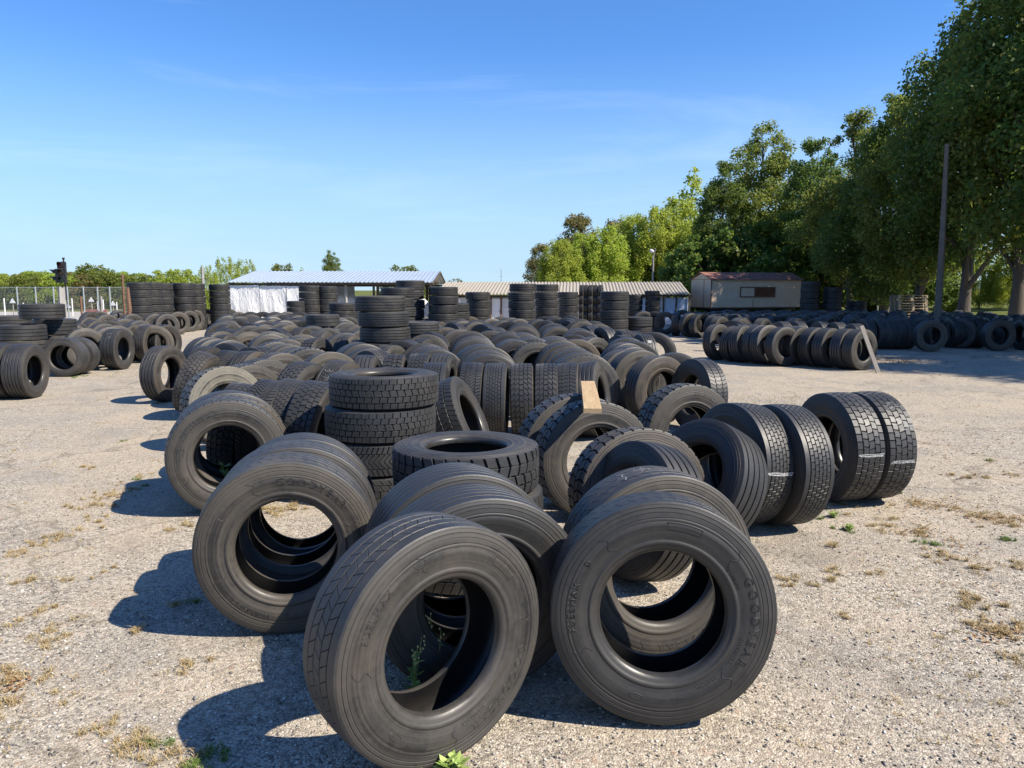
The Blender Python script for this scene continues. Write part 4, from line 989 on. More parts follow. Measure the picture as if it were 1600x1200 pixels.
# long low shed with a corrugated roof
e = empty('long_shed', (3, 46, 0)); tag(e, 'long low shed with beige corrugated roof and pale doors behind the stacks', 'shed'); ox, oy = 3, 46
mb = MB(); roof_sheet(mb, -4.5 - ox, 10.4 - ox, 44.5 - oy, 1.76, 48.7 - oy, 2.50, .2, .07, shear=.35); roof_sheet(mb, -4.5 - ox, 10.4 - ox, 53 - oy, 1.74, 48.7 - oy + .02, 2.50, .2, .07, shear=.35); mb.build('roof', M['fibre'], e, 50)
M['panel'] = plain('white_sheet_panel', (.66, .67, .68), .5, .25, 2.5); M['bluedoor'] = plain('pale_blue_door', (.50, .56, .66), .5, .25, 3)
mb = MB(); mb.box((3.05 - ox, 45.12 - oy, .8), (14.7, .06, 1.6)); mb.build('wall', M['panel'], e)
mb = MB(); mb.box((3.05 - ox, 52.4 - oy, .8), (14.7, .06, 1.6)); mb.build('back_wall', M['darkwood'], e)
for px, wp, m_ in [(757, 16, 'panel'), (775, 14, 'tarp'), (790, 12, 'panel'), (1048, 17, 'bluedoor'), (1066, 17, 'bluedoor'), (1005, 14, 'bluedoor'), (712, 16, 'tarp'), (930, 17, 'bluedoor')]:
    x, _ = unY(px, 470, 45.0); w = wp * 45.0 / 1200; mb = MB(); mb.box((x - ox, 45.05 - oy, .79), (w, .05, 1.5)); d = mb.build('door', M[m_], e)
    mb = MB(); mb.box((x + w * .4 - ox, 45.01 - oy, .8), (.03, .03, .14)); mb.build('handle', M['rust'], d)
for px in (742, 767, 783, 1037, 1057, 1077, 960):
    x, _ = unY(px, 470, 44.95); mb = MB(); mb.tube([(x - ox, 44.97 - oy, 0), (x - ox, 44.97 - oy, 1.70)], .05, 4); mb.build('post', M['rust' if px < 800 else 'darkwood'], e)
mb = MB(); mb.box((3.05 - ox, 44.75 - oy, 1.70), (14.8, .07, .08)); mb.build('eave_beam', M['darkwood'], e)
# site wagon
ang = R_(18); e = empty('site_wagon', (12.1, 47.0, 0), (0, 0, ang)); tag(e, 'weathered beige site wagon with rusty red roof and a half-boarded window', 'wagon')
LW, DW, Z0, Z1, ZA = 6.55, 2.3, .92, 2.68, 3.10
q = NT('wagon_paint'); o = q.obj(); st = q.ramp(q.noise(o, 1.6, 7, .7), (.5, 0), (.75, 1)); mp = q.n('Mapping', Vector=o); mp.inputs['Scale'].default_value = (5, 5, .5)
dr = q.ramp(q.noise(mp.outputs[0], 2.5, 6, .7), (.58, 0), (.75, .7)); M['wagon'] = q.fin(q.mix(dr, q.mix(st, (.60, .46, .32), (.72, .60, .46)), (.25, .16, .10)), .75, q.bump(q.noise(o, 3, 4), .3, .05), .3)
M['redroof'] = plain('rusty_red_roof', (.27, .115, .08), .75, .5, 3); M['boards'] = plain('rusty_boards', (.20, .075, .035), .85, .6, 7)
mb = MB(); pr = [(0, Z0), (DW, Z0), (DW, Z1), (DW / 2, ZA - .05), (0, Z1)]
mb.add([(x, y, z) for x in (0, LW) for y, z in pr], [(0, 1, 2, 3, 4), (9, 8, 7, 6, 5)] + [(i, (i + 1) % 5, 5 + (i + 1) % 5, 5 + i) for i in range(5)]); mb.build('body', M['wagon'], e)
mb = MB()
for sg, (ya, yb) in ((0, (-.12, DW / 2)), (1, (DW + .12, DW / 2))):
    za = Z1 - .04; mb.add([(-.1, ya, za), (LW + .1, ya, za), (LW + .1, yb, ZA), (-.1, yb, ZA), (-.1, ya, za + .04), (LW + .1, ya, za + .04), (LW + .1, yb, ZA + .04), (-.1, yb, ZA + .04)], [(0, 1, 2, 3), (4, 5, 6, 7), (0, 1, 5, 4), (1, 2, 6, 5), (3, 0, 4, 7)])
mb.build('roof', M['redroof'], e)
mb = MB()
for x in (0, LW): mb.box((x, -.012, (Z0 + Z1) / 2), (.06, .03, Z1 - Z0 - .06))
mb.box((LW / 2, -.014, Z0 + .03), (LW - .1, .03, .06)); mb.box((-.012, DW / 2, Z0 + .03), (.03, DW, .06)); mb.box((3.0, -.01, (Z0 + 1.35) / 2 + .1), (.02, .02, .5)); mb.box((-.01, DW * .35, (Z0 + Z1) / 2), (.02, .02, Z1 - Z0 - .1)); mb.box((-.01, DW / 2, Z1), (.02, DW - .1, .02))
mb.build('edge_trim', M['rust'], e)
wx0, wx1, wz0, wz1 = 2.05, 4.55, 1.62, 2.20
mb = MB()
for (c, d) in (((wx0, -.03, (wz0 + wz1) / 2), (.06, .06, wz1 - wz0 + .06)), ((wx1, -.03, (wz0 + wz1) / 2), (.06, .06, wz1 - wz0 + .06)), (((wx0 + wx1) / 2 - .2, -.03, (wz0 + wz1) / 2), (.05, .055, wz1 - wz0 - .06)), (((wx0 + wx1) / 2, -.03, wz0), (wx1 - wx0 - .06, .06, .06)), (((wx0 + wx1) / 2, -.03, wz1), (wx1 - wx0 - .06, .06, .06))): mb.box(c, d)
wf = mb.build('window', M['rust'], e)
mb = MB(); mb.box((2.55, -.018, (wz0 + wz1) / 2), (.95, .02, wz1 - wz0 - .07)); mb.build('shutter', M['wagon'], wf)
mb = MB(); mb.box((3.80, -.012, (wz0 + wz1) / 2), (1.42, .012, wz1 - wz0 - .07))
for i in range(9): mb.box((3.25 + .14 * i, -.026, (wz0 + wz1) / 2 + random.uniform(-.05, .05)), (.30, .012, .045), 0, Matrix.Rotation(random.uniform(-.9, .9), 4, 'Y'))
mb.build('boarding', M['boards'], wf)
mb = MB()
for y in (.35, DW - .35): mb.box((LW / 2, y, Z0 - .08), (LW - .3, .1, .14))
mb.box((LW + .5, DW / 2, .6), (1.2, .08, .08)); mb.build('chassis', M['black'], e)
for x in (1.3, LW - 1.3):
    for y in (.12, DW - .3):
        w = link('wheel', far_shape('rib', .44, .24), e, (x, y, .44)); w.color = (1, 1, 1, .2)
        mb = MB(); mb.lathe([(.02, -.05), (.2, -.05), (.29, -.09), (.29, .09), (.02, .02)], 20); link('rim', mb.mesh('rim', M['rust'], 40), w)

# ------------------------------------------------------------------ trees and shrubs
def leaf_mat(name, ca, cb, trans=.35, brown=(.16, .10, .03), pb=.06):  # brown: odd-leaf colour; for dark and mid crowns a painted sunlit yellow
    q = NT(name); g = q.n('NewGeometry'); rnd = g.outputs['Random Per Island']; oi = q.n('ObjectInfo')
    c = q.mix(rnd, ca, cb); c = q.n('HueSaturation', Hue=q.m('ADD', .485, q.m('MULTIPLY', oi.outputs['Random'], .03)), Saturation=1.0, Value=q.m('ADD', .8, q.m('MULTIPLY', oi.outputs['Random'], .45)), Color=c).outputs[0]; c = q.mix(q.m('GREATER_THAN', q.m('FRACT', q.m('MULTIPLY', rnd, 37.0)), 1 - pb), c, brown)
    big = q.noise(q.obj(), .35, 3); c = q.mix(q.ramp(big, (.4, 0), (.65, .35)), c, q.mix(.2, cb, brown))
    q.fin(c, .55, None, .35)
    tr = q.n('BsdfTranslucent'); q.set(tr.inputs['Color'], q.mix(.55, c, tuple(min(1, x * 2.2) for x in cb)))
    mxs = q.n('MixShader', Fac=trans); q.t.links.new(q.b.outputs[0], mxs.inputs[1]); q.t.links.new(tr.outputs[0], mxs.inputs[2]); q.t.links.new(mxs.outputs[0], q.out.inputs['Surface'])
    return q.mat
M['leaf_dark'] = leaf_mat('dark_leaves', (.034, .078, .015), (.105, .155, .030), .5, (.26, .24, .055), .10); M['leaf_mid'] = leaf_mat('green_leaves', (.052, .094, .017), (.16, .195, .036), .5, (.32, .27, .06), .12)  # scattered yellow leaves here are sun highlights put into the leaf colour
M['leaf_pale'] = leaf_mat('pale_green_leaves', (.15, .22, .028), (.32, .37, .055), .5, (.3, .22, .06)); M['leaf_rust'] = leaf_mat('browning_leaves', (.08, .10, .025), (.17, .16, .045), .3, (.2, .10, .04), .2)
q = NT('tree_bark'); o = q.obj(); mp = q.n('Mapping', Vector=o); mp.inputs['Scale'].default_value = (9, 9, 1.6); nb = q.noise(mp.outputs[0], 2.5, 6, .7, .6)
M['bark'] = q.fin(q.mix(nb, (.05, .042, .034), (.17, .15, .125)), .95, q.bump(nb, .9, .04), .15)
def tree_meshes(name, seed, H, Rad, zb, nclump, nleaf, ls, mat, prof='round', trunk_r=.22, lean=0.0, flat=.85, cr=.056):
    rn = np.random.RandomState(seed)
    def rad(t):      # t 0..1 up the crown
        if prof == 'round': return Rad * np.clip(np.sin(np.pi * np.clip(t * .86 + .13, 0, 1)) ** .7, 0, 1)
        if prof == 'ovoid': return Rad * np.minimum(1, .5 + 1.9 * t) * np.clip(1 - t ** 1.7, .02, 1) ** .75
        if prof == 'tall': return Rad * np.clip((1 - t) ** .6 * np.clip(t * 6 + .35, 0, 1), .05, 1)
        return Rad * np.clip((1 - t ** 2.2), 0, 1) ** .5 * np.clip(t * 3 + .75, 0, 1)
    t = .94 * rn.rand(nclump) ** .9; a = rn.rand(nclump) * 2 * np.pi; rr = rad(t) * np.clip(rn.rand(nclump) ** .42 + rn.randn(nclump) * .05, 0, 1.12)
    z = zb + (H - zb) * t
    wob = np.stack([np.sin(z * .25 + seed) * lean, np.cos(z * .2 + seed) * lean], -1)
    C = np.stack([rr * np.cos(a) + wob[:, 0], rr * np.sin(a) + wob[:, 1], z], -1)
    rc = cr * H * (.35 + 1.35 * rn.rand(nclump) ** 1.6) * (1 - .6 * t ** 2)
    w = rc ** 2; w /= w.sum(); idx = rn.choice(nclump, nleaf, p=w)
    d = rn.randn(nleaf, 3); d /= np.linalg.norm(d, axis=1)[:, None]
    pos = C[idx] + d * (rc[idx] * rn.rand(nleaf) ** .55 * 1.12)[:, None] * np.array([1, 1, flat])
    pos[:, 2] = np.maximum(pos[:, 2], .12)
    nrm = d * .6 + rn.randn(nleaf, 3) * .75 + np.array([0, 0, .35]); nrm /= np.linalg.norm(nrm, axis=1)[:, None]
    u = np.cross(nrm, rn.randn(nleaf, 3)); u /= np.linalg.norm(u, axis=1)[:, None]; v = np.cross(nrm, u)
    L = ls * (.6 + .8 * rn.rand(nleaf))[:, None]
    V = np.stack([pos - u * L * .5, pos + v * L * .36 + nrm * L * .10 - u * L * .05, pos + u * L * .55 - nrm * L * .06, pos - v * L * .36 + nrm * L * .10 - u * L * .05], 1).reshape(-1, 3)
    me = bpy.data.meshes.new('crown'); n = nleaf
    me.vertices.add(4 * n); me.vertices.foreach_set('co', V.ravel().astype(np.float32)); me.loops.add(4 * n); me.loops.foreach_set('vertex_index', np.arange(4 * n, dtype=np.int32))
    me.polygons.add(n); me.polygons.foreach_set('loop_start', np.arange(0, 4 * n, 4, dtype=np.int32)); me.materials.append(mat); me.update(calc_edges=True)
    mb = MB(); r2 = random.Random(seed)
    def tpt(z): return (math.sin(z * .25 + seed) * lean, math.cos(z * .2 + seed) * lean, z)
    zt = zb + (H - zb) * .8; k = 8
    b0 = tpt(0)
    mb.tube([tpt(zt * i / k) for i in range(k + 1)], [trunk_r * (1.35 if i == 0 else 1) * (1 - .85 * i / k) for i in range(k + 1)], 9)
    for ci in rn.choice(nclump, min(nclump, 26), replace=False):
        c = C[ci]; zs = max(zb * .55, min(zt * .9, c[2] - (.18 + .25 * r2.random()) * (H * .35 + rr[ci] * .6))); s = tpt(zs)
        mid = [(s[i] + c[i]) / 2 + (.06 * H * .3 if i == 2 else 0) + r2.uniform(-.03, .03) * H * .3 for i in range(3)]
        r0 = trunk_r * (1 - .8 * zs / zt) * .55
        mb.tube([s, mid, tuple(c)], [r0, r0 * .6, r0 * .15], 6)
    return mb.mesh('trunk', M['bark'], 50), me
TM = {}
def tm(k):
    if k not in TM:
        TM[k] = {
            'A': lambda: tree_meshes('a', 11, 15, 3.7, 3.2, 150, 33000, .155, M['leaf_dark'], 'ovoid', .27, .2),
            'B': lambda: tree_meshes('b', 23, 15, 3.5, 3.4, 135, 29000, .155, M['leaf_mid'], 'ovoid', .24, .3),
            'C': lambda: tree_meshes('c', 37, 15, 3.9, 1.8, 170, 44000, .165, M['leaf_dark'], 'ovoid', .25, .25),
            'D': lambda: tree_meshes('d', 41, 15, 4.2, 2.6, 150, 40000, .165, M['leaf_mid'], 'ovoid', .24, .2),
            'P': lambda: tree_meshes('p', 53, 8, 3.0, .5, 190, 26000, .14, M['leaf_pale'], 'ovoid', .10, .1, flat=1.7, cr=.06),
            'Q': lambda: tree_meshes('q', 59, 8, 3.1, .5, 170, 24000, .15, M['leaf_rust'], 'ovoid', .12, .1, cr=.085),
            'L': lambda: tree_meshes('l', 61, 8, 1.2, 1.0, 150, 5000, .13, M['leaf_pale'], 'tall', .07, .1, flat=1.3, cr=.03),
            'V': lambda: tree_meshes('v', 83, 8, 2.6, .3, 170, 11000, .15, M['leaf_pale'], 'dome', .07, .1, flat=2.6, cr=.038),
            'S': lambda: tree_meshes('s', 67, 3, 1.9, .1, 170, 11000, .11, M['leaf_pale'], 'dome', .05, .05, cr=.11),
            'T': lambda: tree_meshes('t', 71, 3, 1.7, .1, 170, 11000, .11, M['leaf_mid'], 'dome', .05, .05, cr=.11),
            'U': lambda: tree_meshes('u', 73, 3, 1.6, .1, 130, 8000, .11, M['leaf_rust'], 'dome', .05, .05, cr=.10),
            'H': lambda: tree_meshes('h', 79, 4, 2.4, .1, 110, 14000, .16, M['leaf_dark'], 'dome', .07, .05, cr=.10)}[k]()
    return TM[k]
def tree(x, y, k, H, label, rz=0, wide=1.0, cat='tree', name='broadleaf_tree', group=None, z=0):
    H0 = dict(A=15, B=15, C=15, D=15, P=8, Q=8, L=8, V=8, S=3, T=3, U=3, H=4)[k]; s = H / H0
    e = empty(name, (x, y, z), (0, 0, R_(rz))); e.scale = (s * wide, s * wide, s); tag(e, label, cat, group)
    a, b = tm(k); link('trunk', a, e); link('crown', b, e)
GTREE = 'row of big trees along the right side'
for px, Y, k, H, rz, wd, lb in [
    (1632, 32.5, 'A', 20.0, 10, 1.0, 'tallest dark tree, cut off by the right picture edge'), (1574, 35.5, 'B', 19.0, 130, .95, 'leaning-trunked tall tree, second from the right edge'),
    (1502, 38.5, 'A', 16.8, 220, 1.0, 'big dark tree right behind the concrete pole'), (1440, 42.5, 'D', 15.4, 300, .95, 'lighter-topped tree just left of the concrete pole'),
    (1388, 46.0, 'C', 14.0, 80, 1.0, 'dark round tree between the pole and the pale-trunked one'), (1328, 50.0, 'B', 13.8, 40, 1.0, 'tree with a pale straight trunk right of the wagon'),
    (1268, 55.5, 'C', 13.2, 200, .95, 'dark dense tree rising straight behind the right end of the wagon'), (1185, 62.0, 'D', 15.8, 15, 1.05, 'tall lighter tree with golden top behind the wagon roof'),
    (1128, 60.0, 'C', 12.4, 100, .95, 'dark tree at the left end of the big row, over the wagon gable')]:
    tree(unY(px, 480, Y)[0], Y, k, H, lb, rz, wd, group=GTREE)
for i, (x, y, k, H) in enumerate([(24.0, 14.2, 'A', 16.5), (24.2, 19.3, 'B', 17.5), (23.4, 24.0, 'C', 18), (23.8, 28.6, 'B', 19)]):
    tree(x, y, k, H, 'big tree of the right-hand row outside the picture, %s from the near end' % ORD[i], 50 * i, group=GTREE)
GH = 'undergrowth below the big trees'
for i, (px, Y, k, H, rz) in enumerate([(1105, 57, 'H', 6.5, 0), (1150, 58, 'H', 7, 60), (1200, 58, 'H', 7.5, 120), (1250, 57, 'H', 7, 10), (1300, 56, 'H', 6, 200), (1345, 55, 'H', 4.2, 250), (1392, 54, 'H', 4, 90), (1440, 52, 'H', 4.2, 170)]):
    tree(unY(px, 480, Y)[0], Y, k, H, 'dark bush in the undergrowth below the big trees, %s from the left' % ORD[i], rz, 1.0, 'bush', 'bush', GH)
for i, (px, Y, k, H) in enumerate([(1420, 68, 'P', 7), (1475, 66, 'P', 5.5), (1530, 62, 'P', 4.8), (1580, 60, 'P', 5.2), (1640, 56, 'P', 5.5), (1360, 72, 'P', 8)]):
    x = unY(px, 480, Y)[0]; tree(x, Y, k, H, 'sunlit green bush on the meadow behind the big trunks, %s from the left' % ORD[[1, 2, 3, 4, 5, 0][i]], 70 * i, 1.1, 'bush', 'bush', 'sunlit bushes on the meadow', max(0, x - 27) * .055)
# pale bushes and trees behind the long shed
for px, Y, k, H, rz, wd, lb in [
    (846, 88, 'Q', 7.6, 0, .85, 'low grey-green tree at the left end of the pale tree group'), (900, 94, 'Q', 11.6, 80, .95, 'browning tree rising behind the left of the pale group'),
    (876, 78, 'P', 7.4, 30, 1.15, 'pale willow-like bush, left one behind the shed'), (912, 80, 'P', 8.2, 140, 1.15, 'pale willow-like bush, middle one behind the shed'), (948, 80, 'P', 8.9, 250, 1.15, 'pale willow-like bush, right one behind the shed'), (964, 90, 'Q', 10.6, 200, .95, 'brown-tinged tree in the middle of the pale group'),
    (988, 84, 'P', 10.6, 20, 1.05, 'tall pale green tree left of the street lamp'), (1026, 82, 'P', 11.2, 70, 1.05, 'tall pale green tree right behind the street lamp'), (1058, 84, 'P', 12.4, 160, 1.0, 'tall pale green tree right of the street lamp'), (1078, 86, 'L', 16.2, 0, 1.1, 'sparse young poplar towering at the edge of the dark trees'),
    (1085, 80, 'P', 9.6, 300, 1.0, 'pale bush squeezed beside the wagon')]:
    tree(unY(px, 480, Y)[0], Y, k, H, lb, rz, wd, group='pale trees behind the long shed')
# far trees on the left and centre
LB = [(-2, 94, 'S', 4.2), (28, 96, 'U', 4.1), (52, 98, 'S', 4.5), (80, 97, 'T', 4.4), (122, 98, 'S', 4.5), (162, 99, 'S', 4.6), (184, 96, 'S', 4.5), (212, 92, 'S', 4.2), (-20, 84, 'S', 3.6), (14, 86, 'S', 3.9), (40, 82, 'T', 3.8), (64, 90, 'S', 4.4), (92, 84, 'S', 3.9), (112, 88, 'U', 4.2), (134, 84, 'U', 3.9), (150, 92, 'T', 5.2), (172, 86, 'T', 4.2), (196, 88, 'T', 4.0), (238, 78, 'T', 3.7)]
for i, (px, Y, k, H) in enumerate(LB):
    tree(unY(px, 480, Y)[0], Y, k, H, 'hedge shrub in the line along the fence, %s from the left' % ORD[sorted(LB).index(LB[i])], 47 * i, 1.25, 'shrub', 'shrub', 'hedge shrubs beyond the fence')
for px, Y, k, H, wd, lb in [(262, 72, 'S', 4.0, 1.0, 'round yellowish shrub above the rear wall of stacks'), (285, 72, 'S', 4.1, 1.0, 'olive shrub just left of the concrete post'), (328, 66, 'V', 4.2, 1.0, 'pale shrub right of the concrete post'), (356, 68, 'V', 5.0, 1.0, 'tall loose pale shrub left of the shed roof'), (385, 70, 'V', 4.9, 1.0, 'loose pale shrub touching the shed roof corner'),
    (442, 92, 'T', 5.3, .8, 'small dark bush top showing over the left of the shed roof'), (521, 92, 'D', 7.0, .9, 'round dark tree over the middle of the shed roof'), (634, 95, 'T', 5.2, 1.1, 'flat bush top over the right of the shed roof'), (684, 80, 'L', 3.9, 1.0, 'twiggy sapling between the two shed roofs'), (712, 88, 'U', 3.5, .8, 'faint bush behind the corrugated roof'), (474, 93, 'L', 5.0, .8, 'thin sapling behind the shed roof')]:
    tree(unY(px, 480, Y)[0], Y, k, H, lb, px, wd, group='far trees and shrubs over the sheds')
# fence posts under the trees
for i, (px, Y, pt) in enumerate([(1373, 50, 452), (1513, 46, 448), (1432, 48, 450)]):
    post(px, pt, Y, .045, M['galv'], 'thin metal fence post under the big trees, %s' % ['left one', 'right one', 'middle one'][i], group='metal fence posts under the trees')

# ------------------------------------------------------------------ small plants, grass, litter, loose stones
q = NT('dry_grass_blades'); g = q.n('NewGeometry'); rnd = g.outputs['Random Per Island']
M['dry'] = q.fin(q.ramp(rnd, (0, (.30, .22, .11)), (.5, (.44, .35, .19)), (.85, (.34, .23, .11)), (1, (.17, .17, .06))), .9, None, .15)
q = NT('green_grass_blades'); g = q.n('NewGeometry'); M['greengrass'] = q.fin(q.ramp(g.outputs['Random Per Island'], (0, (.07, .12, .02)), (1, (.17, .24, .05))), .7, None, .3)
q = NT('weed_leaf'); g = q.n('NewGeometry'); M['weed'] = q.fin(q.ramp(g.outputs['Random Per Island'], (0, (.16, .26, .05)), (1, (.34, .42, .13))), .5, None, .4)
q = NT('fallen_leaf'); g = q.n('NewGeometry'); M['litter'] = q.fin(q.ramp(g.outputs['Random Per Island'], (0, (.15, .08, .035)), (.5, (.26, .15, .07)), (1, (.38, .29, .16))), .8, None, .2)
q = NT('loose_stone'); g = q.n('NewGeometry'); M['stone'] = q.fin(q.ramp(g.outputs['Random Per Island'], (0, (.06, .057, .055)), (.3, (.22, .205, .185)), (.7, (.40, .37, .32)), (.93, (.62, .59, .54)), (1, (.34, .20, .155))), .9, q.bump(q.noise(q.obj(), 150, 3), .3, .003), .2)
rg = np.random.RandomState(5)
def blades(mb, x, y, r, n, h, flat=.5):
    th0 = rg.rand() * 3.14; kk = max(3, int(r / .02)); sub = [(1.5 * r * rg.randn() * .55, .8 * r * rg.randn() * .45, .25 + rg.rand()) for _ in range(kk)]
    for _ in range(int(n * .6)):
        sx_, sy_, sc_ = sub[rg.randint(kk)]; e1 = sx_ + rg.randn() * .012 * sc_ * (1 + 4 * r); e2 = sy_ + rg.randn() * .012 * sc_ * (1 + 4 * r)
        bx, by = x + e1 * math.cos(th0) - e2 * math.sin(th0), y + e1 * math.sin(th0) + e2 * math.cos(th0)
        hh = h * (.4 + .8 * rg.rand()); t = rg.rand() * 6.283; w = .0010 + .0011 * rg.rand(); lx, ly = math.cos(t) * hh * flat * rg.rand() * 1.6, math.sin(t) * hh * flat * rg.rand() * 1.6
        px, py = -math.sin(t) * w, math.cos(t) * w
        mb.add([(bx - px, by - py, 0), (bx + px, by + py, 0), (bx + lx * .45 + px * .8, by + ly * .45 + py * .8, hh * .62), (bx + lx * .45 - px * .8, by + ly * .45 - py * .8, hh * .62), (bx + lx, by + ly, hh * (.95 - .3 * flat))], [(0, 1, 2, 3), (3, 2, 4)])
dry, grn = MB(), MB()
TUFT = [(20, 1060, .22), (10, 1085, .2), (150, 1140, .10), (230, 1170, .16), (250, 1185, .18), (40, 970, .12), (75, 985, .12), (90, 1000, .08), (30, 910, .08), (180, 885, .07), (170, 775, .16), (140, 790, .16), (195, 765, .14), (220, 745, .10), (60, 850, .16), (85, 840, .14), (40, 858, .12), (155, 812, .10), (110, 905, .06), (275, 945, .05), (275, 828, .08), (295, 820, .07), (215, 985, .06), (275, 1050, .10), (130, 730, .1),
    (1240, 910, .12), (1225, 912, .10), (1300, 900, .12), (1365, 895, .08), (1480, 870, .14), (1460, 870, .12), (1525, 940, .10), (1545, 945, .09), (1560, 985, .22), (1590, 1000, .24), (1530, 975, .16), (1500, 940, .10), (1395, 815, .14), (1430, 835, .14), (1420, 830, .12), (1490, 800, .16), (1520, 805, .16), (1560, 810, .16), (1590, 815, .15), (1440, 785, .14), (1300, 800, .10), (1315, 790, .08), (1590, 885, .14), (1530, 890, .10), (1300, 855, .08), (1495, 745, .1), (1540, 745, .08), (1575, 740, .1), (1320, 965, .05),
    (600, 775, .14), (585, 780, .12), (440, 800, .16), (455, 790, .12), (430, 795, .12), (420, 812, .1), (1080, 830, .08), (985, 890, .07), (1010, 880, .06)]
for px, py, r in TUFT:
    x, y = un(px, py); d = max(1, y / 4); blades(dry, x, y, r * d ** .3, int(430 * r / .12), .026 + .022 * rg.rand(), 1.2)
for _ in range(420):            # sparse wisps over the yard
    px, py = rg.rand() * 1600, 545 + 640 * rg.rand() ** 1.5
    if 250 < px < 1250 and py > 560: continue
    x, y = un(px, py); s = .05 + .10 * rg.rand(); blades(dry, x, y, s * (1 + y / 12), int(30 + 80 * rg.rand()), .016 + .018 * rg.rand(), 1.3)
for px, py, r in [(1440, 848, .05), (1460, 852, .05), (1455, 850, .06), (1325, 830, .05), (1310, 826, .05), (1290, 812, .05), (1582, 844, .08), (1570, 843, .06), (240, 1160, .07), (320, 1190, .12), (340, 1175, .08), (225, 760, .05), (300, 940, .06), (190, 690, .04), (215, 750, .05), (115, 590, .12), (130, 588, .12), (1400, 770, .05), (1545, 720, .06), (360, 930, .05), (610, 772, .06)]:
    x, y = un(px, py); blades(grn, x, y, r, int(150 * r / .05), .035, 1.0)
for k in range(34):
    px, py = [(170 + 120 * rg.rand(), 575 + 15 * rg.rand()), (350 + 90 * rg.rand(), 535 + 8 * rg.rand()), (1120 + 120 * rg.rand(), 620 + 20 * rg.rand())][k % 3]
    x, y = un(px, py); blades(dry, x, y, .3, 70, .06, .8); blades(grn, x, y, .3, 16, .06, .8)
tag(dry.build('dry_grass', M['dry']), 'dry straw coloured grass tufts in the cracks of the yard', 'grass', kind='stuff')
tag(grn.build('green_grass', M['greengrass']), 'small green grass tufts in the yard', 'grass', kind='stuff')
def weed(name, x, y, H, ns, label, fl=False, spread=.5, leafs=.02):
    e = empty(name, (x, y, 0)); tag(e, label, 'weed'); st, lf, bl = MB(), MB(), MB(); r2 = random.Random(int(x * 1000) ^ 77)
    for i in range(ns):
        a = r2.uniform(0, 6.28); h = H * r2.uniform(.65, 1.05); s = spread * h * r2.uniform(.3, 1)
        pts = [(.01 * math.cos(a), .01 * math.sin(a), 0), (.4 * s * math.cos(a), .4 * s * math.sin(a), h * .5), (s * math.cos(a), s * math.sin(a), h)]
        st.tube(pts, [.0025, .002, .001], 5)
        for k in range(9):
            t = .12 + .85 * k / 9; b = r2.uniform(0, 6.28); p = Vector(pts[0]).lerp(Vector(pts[1]), t * 2) if t < .5 else Vector(pts[1]).lerp(Vector(pts[2]), t * 2 - 1)
            L = leafs * (1.5 - t) * r2.uniform(.8, 1.4); d = Vector((math.cos(b), math.sin(b), r2.uniform(.1, .7))); sd = Vector((-d.y, d.x, 0)).normalized() * L * .28
            lf.add([p, p + d * L * .5 + sd, p + d * L, p + d * L * .5 - sd], [(0, 1, 2, 3)])
        if fl:
            for k in range(4):
                p = Vector(pts[2]) + Vector((r2.uniform(-.015, .015), r2.uniform(-.015, .015), -.018 * k)); c = .005
                bl.add([p + Vector(v) * c for v in ((1, 0, 0), (-1, 0, 0), (0, 1, 0), (0, -1, 0), (0, 0, 1.5), (0, 0, -1.5))], [(0, 2, 4), (2, 1, 4), (1, 3, 4), (3, 0, 4), (2, 0, 5), (1, 2, 5), (3, 1, 5), (0, 3, 5)])
    st.build('stems', M['weed'], e, 60); lf.build('leaves', M['weed'], e)
    if fl: bl.build('flower_buds', M['budd'], e, 60)
M['budd'] = plain('pale_flower_bud', (.50, .46, .20), .7, .2)
b = back(39); x, y = -.47, 3.44
weed('flowering_weed', x, y, .37, 5, 'spindly flowering weed inside the opening of the nearest tyre', True, .16, .036)
weed('flowering_weed', x + .10, y + .10, .48, 2, 'single thin weed stem right of the flowering weed in the nearest tyre', True, .1, .026)
b = back(24); weed('leafy_weed', -2.59 + b[0] * .36 + .02, 6.85 + b[1] * .36, .42, 4, 'bright leafy weed growing inside the tyre with size lettering', False, .35, .09)
for px, py, lb in [(640, 1192, 'broad-leaved seedling at the foot of the nearest tyre, left one'), (705, 1194, 'broad-leaved seedling at the foot of the nearest tyre, right one')]:
    x, y = un(px, py + 14); weed('leafy_weed', x, y, .07, 5, lb, False, .9, .05)
for px, py, lb in [(1302, 808, 'green rosette weed just right of the two smooth-shouldered tyres'), (1327, 829, 'spiky green weed on the gravel below the striped pair')]:
    x, y = un(px, py); weed('leafy_weed', x, y, .05, 8, lb, False, 1.2, .032)
lt = MB()
def litter(x, y, s):
    a = rg.rand() * 6.283; c, d = math.cos(a) * s, math.sin(a) * s; z = .004 + .012 * rg.rand(); k = rg.rand() * .6 * s
    lt.add([(x - c, y - d, z), (x - d * .6, y + c * .6, z + k), (x + c, y + d, z + .004), (x + d * .6, y - c * .6, z + k)], [(0, 1, 2, 3)])
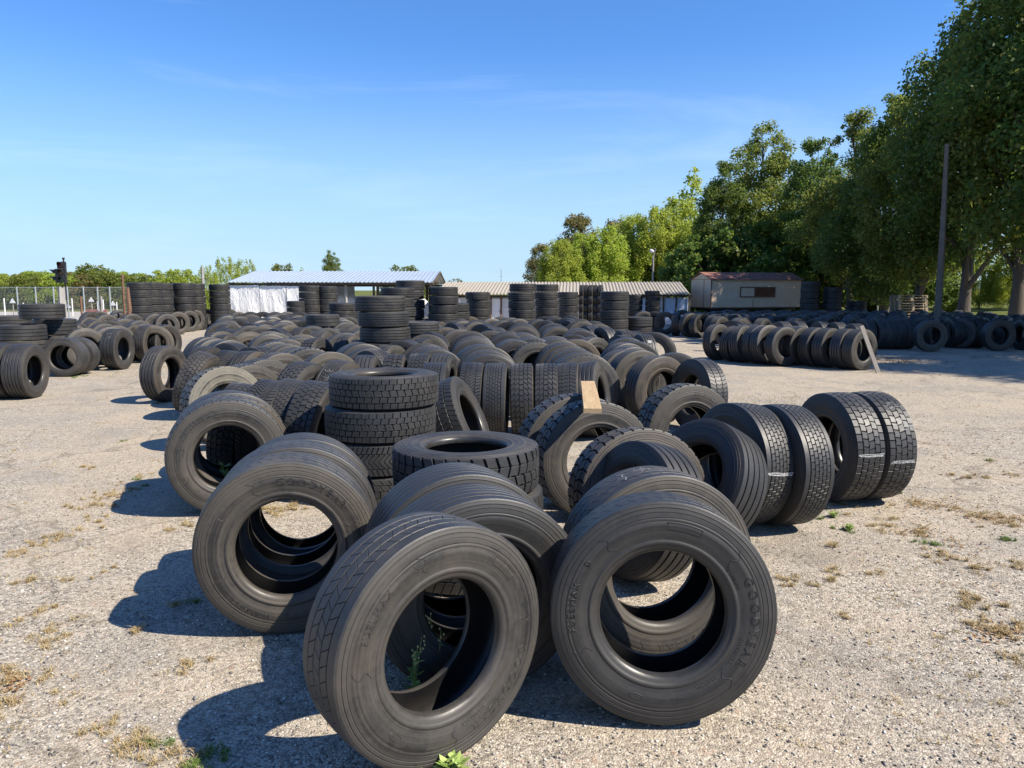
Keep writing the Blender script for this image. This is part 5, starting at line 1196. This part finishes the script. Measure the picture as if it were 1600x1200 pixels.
for cx, cy, sx, sy, n in [(1410, 565, 30, 5, 420), (1470, 570, 110, 16, 320), (1380, 563, 20, 6, 200), (1560, 990, 40, 14, 120), (1440, 790, 60, 9, 160), (1560, 812, 50, 7, 160), (1090, 522, 35, 6, 220), (20, 1070, 24, 16, 70), (1500, 860, 60, 20, 60), (1520, 700, 110, 50, 120), (180, 775, 50, 12, 70), (1430, 830, 30, 10, 80)]:
    for _ in range(n):
        px, py = cx + rg.randn() * sx * .6, cy + rg.randn() * sy * .6
        if py > 515: x, y = un(px, py); litter(x, y, (.008 + .013 * rg.rand()) * (1 if y < 8 else 1.5))
tag(lt.build('fallen_leaves', M['litter']), 'brown fallen leaves gathered in drifts on the yard', 'leaves', kind='stuff')
# loose stones in the near ground
N = 30000; yy = 2.2 + 12 * rg.rand(N) ** 2.0; xx = (rg.rand(N) * 2 - 1) * (yy * .72 + .3); sz = .0025 + .0085 * rg.rand(N) ** 2.6; big = rg.rand(N) > .995; sz[big] *= 1.8
base = np.array([(1, 0, 0), (.3, .9, 0), (-.8, .6, 0), (-.9, -.5, 0), (.2, -1, 0), (.35, .1, .75), (-.4, -.1, .65), (0, 0, -.5)])
ang = rg.rand(N) * 6.283; jit = 1 + .3 * rg.randn(N, 8, 1)
P = base[None] * jit * sz[:, None, None]; c, s_ = np.cos(ang)[:, None], np.sin(ang)[:, None]
P = np.stack([P[..., 0] * c - P[..., 1] * s_ + xx[:, None], P[..., 0] * s_ + P[..., 1] * c + yy[:, None], P[..., 2] * .8 + .15 * sz[:, None] + .0005], -1)
fb = np.array([(0, 1, 5), (1, 2, 5), (2, 6, 5), (2, 3, 6), (3, 4, 6), (4, 5, 6), (4, 0, 5), (1, 0, 7), (2, 1, 7), (3, 2, 7), (4, 3, 7), (0, 4, 7)])
Fc = (fb[None] + 8 * np.arange(N)[:, None, None]).reshape(-1)
me = bpy.data.meshes.new('loose_gravel'); nf = N * 12
me.vertices.add(N * 8); me.vertices.foreach_set('co', P.reshape(-1).astype(np.float32)); me.loops.add(nf * 3); me.loops.foreach_set('vertex_index', Fc.astype(np.int32)); me.polygons.add(nf); me.polygons.foreach_set('loop_start', np.arange(0, nf * 3, 3, dtype=np.int32)); me.materials.append(M['stone']); me.update(calc_edges=True)
tag(link('loose_gravel', me), 'loose pale gravel scattered over the near asphalt', 'gravel', kind='stuff')
